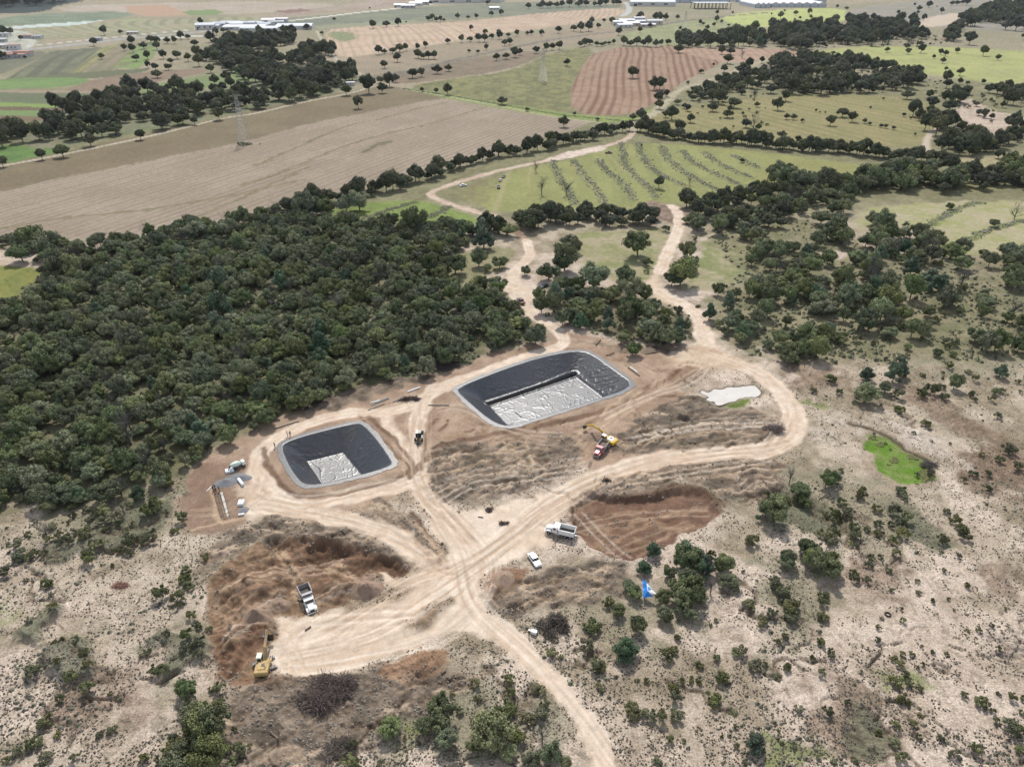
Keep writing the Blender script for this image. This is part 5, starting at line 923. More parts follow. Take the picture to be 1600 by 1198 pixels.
P_SOIL = simple('loaded_soil', (.20, .15, .11), .95, 0, .1, .2, 6, bump=.8); P_CONC = simple('concrete', (.50, .48, .45), .85, 0, .2, .1); P_WOOD = simple('old_timber', (.20, .15, .11), .85, 0, .2, .2); P_BLACKP = simple('black_pipe', (.03, .035, .032), .4)
P_GRAVEL = simple('grey_gravel', (.21, .21, .215), .95, 0, .1, .2, 8, bump=.8); P_BLUE = simple('blue_tarp', (.012, .17, .62), .45, 0, .5, .1, tint=(.02, .30, .60)); P_WTARP = simple('white_tarp', (.82, .86, .88), .5); P_OCHRE = simple('ochre_brush', (.30, .10, .05), .9)
def wheel(parent, x, y, r=.5, w_=.32, sub=True):
    s = 1 if y > 0 else -1; e = MB().tube((x, y - w_ / 2, r), (x, y + w_ / 2, r), r, n=14).build('wheel', P_DARK, parent)
    MB().tube((x, y + s * (w_ / 2 - .02), r), (x, y + s * (w_ / 2 + .04), r), r * .52, r * .4, n=10).build('rim', P_DUST, e); return e
def dump_truck(px, py, head, paint, bedp, label, load=None, tip=0.0, sc_=1.0):
    x, y = W(px, py); x, y = float(x), float(y); z = float(H(x, y)[0])
    t = empty('dump_truck', (x, y, z), head, label, 'dump truck', 'dump trucks on the building site'); t.scale = (sc_,) * 3
    m = MB(); m.box((-.3, .42, .85), (7.6, .14, .28)); m.box((-.3, -.42, .85), (7.6, .14, .28)); m.box((-2.4, 0, .62), (.16, 2.0, .2)); m.box((-1.1, 0, .62), (.16, 2.0, .2)); m.box((2.9, 0, .62), (.16, 2.0, .2)); m.build('chassis', P_STEEL, t)
    for xx in (2.9,): wheel(t, xx, .98, .50, .3); wheel(t, xx, -.98, .50, .3)
    for xx in (-1.15, -2.4): wheel(t, xx, .92, .50, .55); wheel(t, xx, -.92, .50, .55)
    # bonnet, cab
    m = MB(); m.prism([(2.05, 1.0), (3.75, 1.0), (3.80, 1.62), (3.55, 1.78), (2.05, 1.98)], -.62, .62); m.build('bonnet', paint, t, .07)
    m = MB()
    for s in (1, -1): m.prism([(2.2, .95), (2.35, 1.25), (2.65, 1.42), (3.1, 1.44), (3.55, 1.28), (3.72, .95), (3.5, .95), (3.35, 1.1), (2.5, 1.1), (2.4, .95)], *sorted((s * .60, s * 1.14)))
    m.build('fender', paint, t, .04)
    c = MB().prism([(.75, .95), (2.1, .95), (2.1, 1.95), (1.85, 2.68), (.80, 2.72)], -1.06, 1.06).build('cab', paint, t, .06)
    MB().prism([(2.125, 1.98), (2.135, 2.0), (1.92, 2.58), (1.90, 2.56)], -.88, .88).build('windscreen', P_GLASS, c)
    for s in (1, -1):
        MB().prism([(1.15, 1.85), (1.92, 1.85), (1.72, 2.48), (1.15, 2.50)], *sorted((s * 1.05, s * 1.075))).build('side_window', P_GLASS, c)
        MB().box((1.55, s * 1.075, 1.45), (.04, .02, .8)).build('door_seam', P_STEEL, c)
        MB().box((2.15, s * 1.28, 2.05), (.08, .16, .42)).build('mirror', P_STEEL, t)
        MB().tube((3.80, s * .75, 1.25), (3.86, s * .75, 1.25), .12, n=10).build('headlight', P_LAMP, t)
        MB().tube((1.35, s * .95, .75), (.35, s * .95, .75), .28, n=12).build('fuel_tank', P_DUST, t)
    MB().box((3.82, 0, 1.32), (.06, .8, .5)).build('grille', P_STEEL, t); MB().box((3.95, 0, .72), (.16, 2.15, .28)).build('bumper', P_DUST if paint is P_RED else paint, t, .03)
    MB().tube((.68, .8, 1.0), (.68, .8, 3.0), .07, n=8).build('exhaust_pipe', P_DUST, t)
    # dump body: floor, sides, headboard, tailgate
    b = empty('dump_body', (-3.35, 0, 1.05), 0); b.parent = t; b.rotation_euler = (0, -tip, 0); del_ = None
    L0, wd, hh = 3.85, 1.18, 1.25
    MB().box((L0 / 2, 0, .08), (L0, wd * 2, .12)).build('bed_floor', P_SOIL if load else P_STEEL, b)
    for s in (1, -1):
        m = MB(); m.box((L0 / 2, s * wd, .08 + hh / 2), (L0, .07, hh)); m.box((L0 / 2, s * (wd + .05), hh + .08), (L0, .12, .10)); m.box((L0 / 2, s * (wd + .05), .1), (L0, .1, .12)); m.build('bed_side', bedp, b)
        m = MB()
        for k in range(5): m.box((.15 + k * .89, s * (wd + .06), .62), (.12, .06, 1.1))
        m.build('side_rib', bedp, b)
    m = MB(); m.box((L0, 0, .08 + hh / 2), (.07, wd * 2, hh)); m.box((L0 + .35, 0, hh + .12), (.8, wd * 1.9, .06)); m.build('headboard', bedp, b)
    MB().box((0, 0, .05 + hh / 2), (.07, wd * 2 + .1, hh)).build('tailgate', bedp, b)
    if load:
        n = 9; gx, gy = np.meshgrid(np.linspace(.05, L0 - .05, n), np.linspace(-wd + .04, wd - .04, n)); hz = .35 + load * np.exp(-((gx - L0 / 2) / 1.3) ** 2 - (gy / .8) ** 2) + .12 * vn(gx * 2.2, gy * 2.2, 3)
        i = (np.arange(n - 1)[:, None] * n + np.arange(n - 1)).ravel(); me = np_mesh('soil_load', np.stack([gx.ravel(), gy.ravel(), hz.ravel()], 1), np.stack([i, i + 1, i + n + 1, i + n], 1), P_SOIL); link(bpy.data.objects.new('soil_load', me), b)
    if tip:
        MB().tube((-.6, 0, 1.0), (-1.0, 0, 1.0 + 3.0 * math.sin(tip) * .8), .10, n=8).build('hoist_ram', P_DUST, t)
    return t
def hd(ax, ay, bx, by):
    """heading of a thing pointing from photo pixel a to photo pixel b"""
    A = np.array(W(ax, ay)); B = np.array(W(bx, by)); v = B - A; return math.atan2(v[1], v[0])
dump_truck(481, 937, hd(472, 905, 491, 952), P_WHITE, P_DUST, 'white dump truck with grey bed standing in the brown earth pit', None, .22)
dump_truck(877, 835, hd(900, 840, 857, 830), P_WHITE, P_WHITE, 'all white dump truck with dark empty bed beside the soil hollow', None, 0)
dump_truck(939, 705, hd(947, 690, 925, 718), P_RED, P_DUST, 'red dump truck loaded with soil under the yellow excavator', .4, 0, .95)
def excavator(px, py, hu, hl, paint, cabp, label, pose=(.9, -.75, -1.3), s=1.0, roofp=None):
    """hu: heading of the upper body and boom, hl: heading of the tracks; pose: boom, arm and bucket angles"""
    x, y = W(px, py); x, y = float(x), float(y); z = float(H(x, y)[0]); t = empty('excavator', (x, y, z), hl, label, 'excavator', 'excavators on the building site'); t.scale = (s,) * 3
    prof = [(2.0 * math.cos(a) * .22 + (1.75 if math.cos(a) > 0 else -1.75), .45 + .43 * math.sin(a)) for a in np.linspace(-math.pi / 2, 3 * math.pi / 2, 20, endpoint=False)]
    for sy in (1, -1):
        k = MB().prism(prof, *sorted((sy * .95, sy * 1.5))).build('track', P_DUST, t); m = MB()
        for i in range(12): m.box((-1.75 + i * .32, sy * 1.225, .90), (.20, .60, .05)); m.box((-1.75 + i * .32, sy * 1.225, .02), (.20, .60, .05))
        tag(m.build('track_shoes', P_STEEL, k), kind='stuff'); m = MB()
        for i in range(6): m.tube((-1.5 + i * .6, sy * 1.40, .32), (-1.5 + i * .6, sy * 1.53, .32), .16, n=8)
        tag(m.build('roller', P_STEEL, k), kind='stuff')
    MB().box((0, 0, .62), (2.2, 2.0, .5)).build('undercarriage', P_STEEL, t); MB().tube((0, 0, .85), (0, 0, 1.1), .75, n=20).build('slew_ring', P_STEEL, t)
    R_ = hu - hl; RM = Matrix.Rotation(R_, 4, 'Z')
    def up(name, mb, mat, par=None, bev=0):
        mb.v = [tuple(RM @ Vector(v)) for v in mb.v]; return mb.build(name, mat, par or t, bev)
    up('upper_body', MB().prism([(-2.3, 1.12), (1.2, 1.12), (1.2, 1.35), (.2, 1.5), (.1, 2.05), (-2.3, 2.15)], -1.3, .0), paint, None, .06)
    up('engine_cover', MB().box((-1.2, .0, 2.12), (1.7, 1.7, .22)), roofp or paint, None, .05); up('engine_hatch', MB().box((-1.1, -.15, 2.26), (.7, .6, .05)), P_STEEL)
    up('side_body', MB().prism([(-2.3, 1.12), (.0, 1.12), (-.0, 2.0), (-2.3, 2.1)], .0, 1.3), paint, None, .06)
    up('counterweight', MB().prism([(-2.95, 1.2), (-2.3, 1.1), (-2.3, 2.15), (-2.75, 2.1), (-2.98, 1.8)], -1.32, 1.32), paint, None, .1)
    cab = up('cab', MB().prism([(.0, 1.15), (1.45, 1.15), (1.55, 1.9), (1.30, 2.85), (.05, 2.85)], .35, 1.3), cabp, None, .05)
    up('roof', MB().box((.66, .82, 2.89), (1.3, 1.0, .08)), roofp or cabp, cab, .02)
    up('windscreen', MB().prism([(1.49, 1.5), (1.58, 1.9), (1.345, 2.75), (1.31, 2.72)], .43, 1.22), P_GLASS, cab)
    up('side_window', MB().prism([(.15, 1.75), (1.40, 1.75), (1.22, 2.7), (.15, 2.7)], 1.29, 1.315), P_GLASS, cab); up('side_window', MB().prism([(.15, 1.75), (1.40, 1.75), (1.22, 2.7), (.15, 2.7)], .335, .36), P_GLASS, cab); up('rear_window', MB().box((-.012, .82, 2.2), (.03, .75, .8)), P_GLASS, cab)
    up('exhaust_pipe', MB().tube((-1.7, -.7, 2.1), (-1.7, -.7, 2.75), .07, n=8), P_STEEL); up('handrail', MB().tube((.1, -1.2, 1.5), (.1, -1.2, 2.4), .03, n=5).tube((.1, -1.2, 2.4), (-1.1, -1.2, 2.6), .03, n=5), P_STEEL)
    # boom (bent), arm, bucket in the xz plane at y = -.15
    a1, a2, a3 = pose; p0 = Vector((.55, 0, 1.55)); d1 = Vector((math.cos(a1), 0, math.sin(a1))); d1b = Vector((math.cos(a1 - .55), 0, math.sin(a1 - .55))); p1 = p0 + d1 * 2.5; p2 = p1 + d1b * 3.1
    def beam(P, w0, w1, yy): 
        n_ = len(P); top = []; bot = []
        for i, p in enumerate(P):
            d = ((P[min(i + 1, n_ - 1)] - P[max(i - 1, 0)]).normalized()); nn = Vector((-d.z, 0, d.x)); ww = w0 if 0 < i < n_ - 1 else w1
            top.append(p + nn * ww); bot.append(p - nn * ww)
        q = top + bot[::-1]; return MB().prism([(v.x, v.z) for v in q], -yy - .15, yy - .15)
    bo = up('boom', beam([p0, p1, p2], .36, .17, .2), paint); up('boom_cylinder', MB().tube((1.0, -.45, 1.3), tuple(p1 + Vector((0, -.42, -.1))), .085, n=8).tube((1.0, .12, 1.3), tuple(p1 + Vector((0, .12, -.1))), .085, n=8), P_DUST, bo)
    d2 = Vector((math.cos(a2), 0, math.sin(a2))); p3 = p2 + d2 * 2.7; pb = p2 - d2 * .6
    ar = up('arm', beam([pb, p2, p3], .26, .13, .15), paint); up('arm_cylinder', MB().tube(tuple(p1 + Vector((.2, -.15, .4))), tuple(pb + Vector((0, -.15, .25))), .08, n=8), P_DUST, ar)
    d3 = Vector((math.cos(a3), 0, math.sin(a3))); n3 = Vector((-d3.z, 0, d3.x))
    q = [p3 + n3 * .12, p3 + d3 * .45 + n3 * .55, p3 + d3 * 1.1 + n3 * .50, p3 + d3 * 1.35 - n3 * .15, p3 + d3 * 1.3 - n3 * .22, p3 + d3 * .95 + n3 * .36, p3 + d3 * .5 + n3 * .38, p3 + d3 * .05 - n3 * .1]
    bk = up('bucket', MB().prism([(v.x, v.z) for v in q], -.75, .45), P_STEEL)
    for sy in (-.75, .42): up('bucket_side', MB().prism([(v.x, v.z) for v in q[:4] + [q[7]]], sy, sy + .03), P_STEEL, bk)
    m = MB()
    for k in range(5): m.box((q[3].x, -.66 + k * .26, q[3].z), (.16, .09, .09))
    up('bucket_teeth', m, P_DUST, bk); return t
excavator(414, 1041, hd(414, 1041, 424, 1000), hd(408, 1044, 434, 1034), P_OLD, P_CREAM, 'old faded yellow excavator with cream cab at the earth pit edge', (.95, -1.1, -2.2), 1.0)
excavator(949, 692, hd(949, 692, 912, 672), hd(949, 692, 925, 676), P_YEL, P_YEL, 'bright yellow excavator with white engine cover beside the red truck', (.62, -.45, -1.2), 1.02, P_WHITE)
def backhoe(px, py, head):
    x, y = W(px, py); x, y = float(x), float(y); z = float(H(x, y)[0]); t = empty('backhoe_loader', (x, y, z), head, 'small yellow and black machine parked between the two lined ponds', 'backhoe loader')
    for s in (1, -1):
        wheel(t, -1.2, s * 1.0, .72, .45); wheel(t, 1.35, s * .92, .48, .32)
        MB().prism([(-2.05, 1.1), (-1.9, 1.5), (-.6, 1.55), (-.4, 1.2), (-.7, 1.4), (-1.75, 1.38)], *sorted((s * .72, s * 1.25))).build('fender', P_DUST, t, .03)
    MB().prism([(-1.9, .7), (2.1, .7), (2.15, 1.35), (.2, 1.62), (-1.9, 1.3)], -.42, .42).build('body', P_OLD, t, .05)
    c = MB().prism([(-1.75, 1.3), (.2, 1.3), (.35, 1.8), (.05, 2.72), (-1.6, 2.72)], -.78, .78).build('cab', P_DARK, t, .04)
    MB().box((-.75, .42, 2.77), (1.5, .62, .08)).build('roof_panel', P_WHITE, c); MB().box((-.75, -.42, 2.77), (1.5, .62, .08)).build('roof_panel', P_DUST, c); MB().box((-.75, 0, 2.79), (1.8, .22, .1)).build('roof_strip', P_OLD, c)
    MB().prism([(.27, 1.5), (.38, 1.85), (.13, 2.6), (.10, 2.6)], -.7, .7).build('windscreen', P_GLASS, c)
    for s in (1, -1): MB().prism([(1.0, 1.2), (1.2, 1.45), (2.7, .75), (2.6, .5)], *sorted((s * .5, s * .65))).build('loader_arm', P_OLD, t)
    MB().prism([(2.6, .1), (3.3, .08), (3.3, .14), (2.75, .2), (2.7, .85), (2.6, .85)], -1.1, 1.1).build('loader_bucket', P_DUST, t)
    bo = MB().prism([(-2.1, 1.0), (-1.9, 1.3), (-2.6, 2.9), (-2.85, 2.8)], -.15, .15).build('boom', P_STEEL, t); MB().prism([(-2.9, 3.0), (-2.5, 2.85), (-3.2, .9), (-3.45, 1.0)], -.13, .13).build('arm', P_STEEL, t)
    MB().prism([(-3.5, 1.0), (-3.15, .95), (-2.85, .5), (-3.2, .2), (-3.6, .35)], -.38, .38).build('rear_bucket', P_STEEL, t)
    return t
backhoe(655, 684, math.radians(91))
def car(name, px, py, head, paint, label, cat, kind='sedan', s=1.0, group='cars and pickups'):
    x, y = W(px, py); x, y = float(x), float(y); z = float(H(x, y)[0]); t = empty(name, (x, y, z), head, label, cat, group); t.scale = (s,) * 3
    for xx in (1.35, -1.3):
        for sy in (.72, -.72): wheel(t, xx, sy, .32, .22)
    if kind == 'sedan':
        MB().prism([(-2.2, .35), (2.2, .35), (2.25, .65), (1.95, .82), (.95, .93), (-1.5, .98), (-2.15, .92), (-2.25, .6)], -.84, .84).build('body', paint, t, .08)
        c = MB().box((-.35, 0, 1.17), (2.5, 1.5, .48), None, .62, .86).build('cabin', P_GLASS, t, .04); MB().box((-.35, 0, 1.425), (1.52, 1.26, .05)).build('roof', paint, c, .02)
        for sx in (-.35,):
            for sy in (.7, -.7): MB().box((sx, sy * .98, 1.17), (.08, .06, .46)).build('pillar', paint, c)
    else:
        MB().prism([(-2.5, .45), (2.4, .45), (2.45, .95), (2.2, 1.08), (1.1, 1.15), (-2.5, 1.15)], -.9, .9).build('body', paint, t, .06)
        c = MB().box((.25, 0, 1.42), (1.9, 1.6, .55), None, .72, .86).build('cabin', P_GLASS, t, .04); MB().box((.25, 0, 1.71), (1.32, 1.36, .05)).build('roof', paint, c, .02)
        MB().box((-1.65, 0, 1.165), (1.5, 1.45, .03)).build('cargo_bed', P_STEEL, t)
    for sy in (.62, -.62): MB().box((2.22, sy, .72), (.08, .32, .14)).build('headlight', P_LAMP, t); MB().box((-2.24, sy, .78), (.05, .28, .14)).build('tail_light', P_RED, t)
    MB().box((2.25, 0, .48), (.1, 1.6, .16)).build('bumper', paint, t, .02)
    return t
car('sedan', 835, 877, hd(829, 868, 842, 887), P_SILVER, 'silver white sedan parked on the pale dirt pad', 'car')
car('pickup_truck', 814, 473, hd(810, 469, 818, 477), P_MAROON, 'dark maroon pickup truck driving on the narrow dirt road', 'pickup', 'pickup', 1.05)
car('sedan', 850, 449, hd(857, 446, 842, 452), P_NAVY, 'dark blue car with bright bonnet parked under the oaks', 'car')
car('sedan', 724, 291, hd(718, 292, 730, 290), P_WHITE, 'small white car parked beside the far dirt road', 'car')
car('pickup_truck', 951, 240, hd(948, 240, 955, 240), P_MAROON, 'dark pickup at the top end of the terraced field', 'pickup', 'pickup')
car('pickup_truck', 779, 294, hd(779, 300, 780, 290), P_NAVY, 'lowest dark vehicle beside the rutted track on the terraces', 'pickup', 'pickup'); car('sedan', 781.5, 283, hd(779, 288, 783, 278), P_DUST, 'middle grey vehicle beside the rutted track on the terraces', 'car'); 
car('sedan', 787, 277, hd(785, 280, 789, 274), P_NAVY, 'topmost dark vehicle beside the rutted track on the terraces', 'car')
# people: one continuous body grown with a skin modifier, hat as a child
SKIN = simple('skin', (.30, .17, .11), .6)
def person(px, py, head, cloth, label, hat=P_WHITE, arm=.25, z=None):
    x, y = W(px, py); x, y = float(x), float(y); zz = float(H(x, y)[0])
    t = empty('person', (x, y, zz), head, label, 'person', 'people on the building site')
    J = [(0, 0, .95), (0, 0, 1.2), (0, 0, 1.45), (0, 0, 1.53), (0, .22, 1.42), (.08, .30, 1.15), (.18, .30, .92), (0, -.22, 1.42), (.05, -.30, 1.15), (.10 + arm, -.30, .98), (.02, .10, .90), (.08, .12, .5), (.0, .13, .06), (.12, .14, .03), (.0, -.10, .90), (-.02, -.12, .5), (-.10, -.13, .06), (.02, -.14, .03)]
    E = [(0, 1), (1, 2), (2, 3), (2, 4), (4, 5), (5, 6), (2, 7), (7, 8), (8, 9), (0, 10), (10, 11), (11, 12), (12, 13), (0, 14), (14, 15), (15, 16), (16, 17)]
    Rr = [.15, .14, .17, .06, .075, .055, .04, .075, .055, .04, .105, .075, .055, .045, .105, .075, .055, .045]
    me = bpy.data.meshes.new('body'); me.from_pydata(J, E, []); me.materials.append(cloth); o = bpy.data.objects.new('body', me); link(o, t)
    o.modifiers.new('skin', 'SKIN'); sv = me.skin_vertices[0].data if me.skin_vertices else None
    if sv is None:
        bm = bmesh.new(); bm.from_mesh(me); bm.verts.layers.skin.verify(); bm.to_mesh(me); bm.free(); sv = me.skin_vertices[0].data
    for i, r in enumerate(Rr): sv[i].radius = (r, r)
    sv[0].use_root = True; sb = o.modifiers.new('smooth', 'SUBSURF'); sb.levels = 1; sb.render_levels = 1
    bm = bmesh.new(); bmesh.ops.create_icosphere(bm, subdivisions=2, radius=.115)
    for v in bm.verts: v.co.z = v.co.z * 1.2 + 1.66; v.co.x += .02
    me = bpy.data.meshes.new('head'); bm.to_mesh(me); bm.free(); me.materials.append(SKIN); hdn = bpy.data.objects.new('head', me); link(hdn, t)
    MB().tube((.02, 0, 1.71), (.02, 0, 1.83), .135, .07, 12).tube((.04, 0, 1.70), (.04, 0, 1.72), .19, n=12).build('hat', hat, hdn)
C_DK = simple('dark_clothes', (.05, .045, .05), .9); C_BR = simple('brown_clothes', (.14, .08, .06), .9); C_PL = simple('pale_clothes', (.50, .46, .40), .9)
person(449.6, 683, .6, C_DK, 'left person in dark clothes standing beside the small pond', P_STEEL); person(454.2, 683, 2.2, C_BR, 'right person in brown clothes standing beside the small pond', P_STEEL)
person(430, 701, 1.0, C_DK, 'person in dark clothes at the left corner of the small pond', P_STEEL, .05); person(899.5, 845, 3.0, C_PL, 'person in pale clothes behind the all white dump truck')
for i, (a, b, c, l) in enumerate(((333.5, 767, C_DK, 'leftmost worker in dark clothes by the gravel heap'), (336.5, 765, C_BR, 'second worker from left by the gravel heap'), (338, 769.5, C_BR, 'worker nearest the trenches below the gravel heap'), (343, 767, C_DK, 'rightmost worker in dark clothes by the gravel heap'))): person(a, b, i * 1.3, c, l, P_STEEL)
# ---------------------------------------------------------------- building plot
def at(px, py): x, y = W(px, py); x, y = float(x), float(y); return x, y, float(H(x, y)[0])
def bar(name, a, b, r, mat, label, cat, group=None, n=8, lift=0.0, extra=None):
    A = Vector(at(*a)); B = Vector(at(*b)); A.z = B.z = max(A.z, B.z) + r + lift; o = MB()
    c = A.copy(); o.tube((0, 0, 0), tuple(B - A), r, n=n); ob = o.build(name, mat); ob.location = c; return tag(ob, label, cat, group)
def heap(name, px, py, rx, ry, h, mat, label, cat, rot=0.0, seed=1):
    x, y, z = at(px, py); n, m = 24, 10; V = [(0, 0, h)]; r = np.random.default_rng(seed)
    for j in range(1, m + 1):
        q = j / m
        for i in range(n):
            a = 6.283 * i / n; w_ = 1 + .18 * (vn(np.array(math.cos(a) * 1.5 + seed), np.array(math.sin(a) * 1.5), 3) - .5); k = (1 - q) ** 1.15 * (.85 + .3 * float(vn(np.array(q * 4.), np.array(i * .7), seed)))
            px_, py_ = rx * q * w_ * math.cos(a), ry * q * w_ * math.sin(a); V.append((float(px_), float(py_), float(h * k) - (.08 if j == m else 0)))
    F = [(0, 1 + i, 1 + (i + 1) % n) for i in range(n)] + [(1 + (j) * n + i, 1 + (j + 1) * n + i, 1 + (j + 1) * n + (i + 1) % n, 1 + j * n + (i + 1) % n) for j in range(m - 1) for i in range(n)]
    Va = np.array(V); cr_, sr_ = math.cos(rot), math.sin(rot); gx_ = x + Va[:, 0] * cr_ - Va[:, 1] * sr_; gy_ = y + Va[:, 0] * sr_ + Va[:, 1] * cr_; Va[:, 2] += H(gx_, gy_) - z + .06 * (vn(gx_ * 3, gy_ * 3, 7) - .5) - .04; V = [tuple(map(float, v)) for v in Va]
    me = bpy.data.meshes.new(name); me.from_pydata(V, [], F); me.materials.append(mat); [setattr(p, 'use_smooth', True) for p in me.polygons]
    o = bpy.data.objects.new(name, me); o.location = (x, y, z); o.rotation_euler = (0, 0, rot); link(o); return tag(o, label, cat)
heap('gravel_heap', 353, 754, 3.4, 2.2, .9, P_GRAVEL, 'left grey gravel heap on the building plot', 'gravel heap', .4, 2); heap('gravel_heap', 378, 747, 2.9, 1.7, .8, P_GRAVEL, 'right grey gravel heap behind the white pipe', 'gravel heap', .2, 5)
heap('gravel_heap', 381, 797, 1.5, 1.6, .6, P_GRAVEL, 'small grey gravel heap in front of the stacked cement bags', 'gravel heap', 0, 7)
bar('concrete_pipe', (373, 750), (380, 759), .42, P_WTARP, 'thick white pipe lying in front of the right gravel heap', 'pipe', n=14)
x, y, z = at(371, 731)
t = empty('concrete_mixer_truck', (x, y, z), hd(371, 731, 386, 724), 'pale green and white mixer with white cab on the building plot', 'mixer truck'); t.scale = (.72,) * 3
MB().box((.2, 0, .75), (6, 1.2, .25)).build('chassis', P_STEEL, t)
for xx in (2.4, -1.0, -2.1): wheel(t, xx, .85, .45, .35); wheel(t, xx, -.85, .45, .35)
MB().box((2.5, 0, 1.55), (1.4, 2.0, 1.5), None, .85, .92).build('cab', P_WHITE, t, .1); MB().box((3.17, 0, 1.85), (.1, 1.7, .55)).build('windscreen', P_GLASS, t)
d = MB(); d.tube((1.4, 0, 1.7), (.2, 0, 2.0), .7, 1.15, 16).tube((.2, 0, 2.0), (-1.0, 0, 2.2), 1.15, 1.05, 16).tube((-1.0, 0, 2.2), (-2.4, 0, 2.55), 1.05, .45, 16); d.build('drum', simple('pale_green_paint', (.55, .66, .58), .4), t)
MB().prism([(-2.6, 2.2), (-2.3, 2.3), (-3.3, 1.0), (-3.5, 1.1)], -.25, .25).build('chute', P_STEEL, t)
def sacks(px, py, nx_, ny_, nz_, mat, label, rot=.1):
    x, y, z = at(px, py); t = empty('cement_bag_stack', (x, y, z), rot, label, 'bag stack'); first = None; r = random.Random(int(px))
    for k in range(nz_):
        for i in range(nx_):
            for j in range(ny_):
                if first is None: first = MB().box((0, 0, .09), (.72, .46, .17), None, .8); me = first.mesh('bag', mat)
                o = bpy.data.objects.new('bag', me); o.location = ((i - nx_ / 2) * .75 + r.uniform(-.05, .05), (j - ny_ / 2) * .48, k * .17); o.rotation_euler = (0, 0, r.uniform(-.1, .1)); link(o, t)
sacks(380, 786, 2, 4, 5, P_WHITE, 'stack of white cement bags above the small gravel heap'); sacks(361, 735, 3, 3, 4, P_WTARP, 'white heap of bags left of the mixer on the building plot', .5)
sacks(380, 804, 2, 1, 3, P_WHITE, 'small stack of white bags at the front of the building plot', .2)
for i, (a, b, l) in enumerate((((337, 771), (349, 812), 'left'), ((346, 769), (358, 812), 'right'))):
    A, B = Vector(at(*a)), Vector(at(*b)); L_ = (B - A).length; t = empty('foundation_trench', tuple(A), math.atan2((B - A).y, (B - A).x), '%s narrow foundation strip with timber edges on the building plot' % l, 'foundation', 'foundation strips')
    for s in (.38, -.38): MB().box((L_ / 2, s, .14), (L_, .08, .34)).build('edge_board', P_WOOD, t)
    MB().box((L_ / 2, 0, .06), (L_, .62, .08)).build('strip_bed', P_CONC if i else P_SOIL, t)
    for k in range(4): MB().box((L_ * (k + .5) / 4, 0, .35), (.08, 1.0, .07)).build('cross_tie', P_WOOD, t)
bar('timber_pole', (323, 768), (331, 760), .10, P_WTARP, 'white timber leaning beside the workers on the plot', 'pole')
M_EARTH = simple('loose_brown_soil', (.26, .185, .135), .95, 0, .1, .10, 1.2, bump=.4)
for px_, py_, rx_, ry_, h_, lab_ in ((928, 681, 4.6, 2.8, 1.3, 'brown soil heap under the arm of the bright yellow excavator'), (957, 702, 2.2, 1.8, .9, 'small dark soil heap in front of the bright yellow excavator'), (573, 905, 2.6, 1.9, 1.3, 'round soil heap beside the track into the earth pit'), (575, 925, 4.0, 2.4, 1.5, 'long soil heap right of the dump truck in the earth pit'), (438, 946, 2.4, 2.0, 1.6, 'rounded soil heap left of the dump truck in the earth pit'),
        (402, 968, 3.4, 2.4, 1.5, 'broad soil heap above the old excavator'), (520, 868, 2.6, 1.6, 1.2, 'soil heap at the foot of the cut bank in the pit'), (785, 905, 3.0, 2.6, 1.1, 'brown soil heap right of the dirt junction')):
    heap('soil_heap', px_, py_, rx_, ry_, h_, M_EARTH, lab_, 'soil heap', .4, int(px_) % 17)
# posts of the plot fence
for i, (a, b) in enumerate(((278,766),(281,783),(285,803),(289,822),(292,840),(297,856),(301,872))):
    x, y, z = at(a, b); o = MB().tube((0, 0, -.1), (0, 0, 1.5), .07, n=6).build('fence_post', P_WOOD); o.location = (x, y, z)
    tag(o, '%s thin dark fence post along the left edge of the building plot' % ['topmost', 'second', 'third', 'fourth', 'fifth', 'sixth', 'lowest'][i], 'fence post', 'fence posts left of the plot')
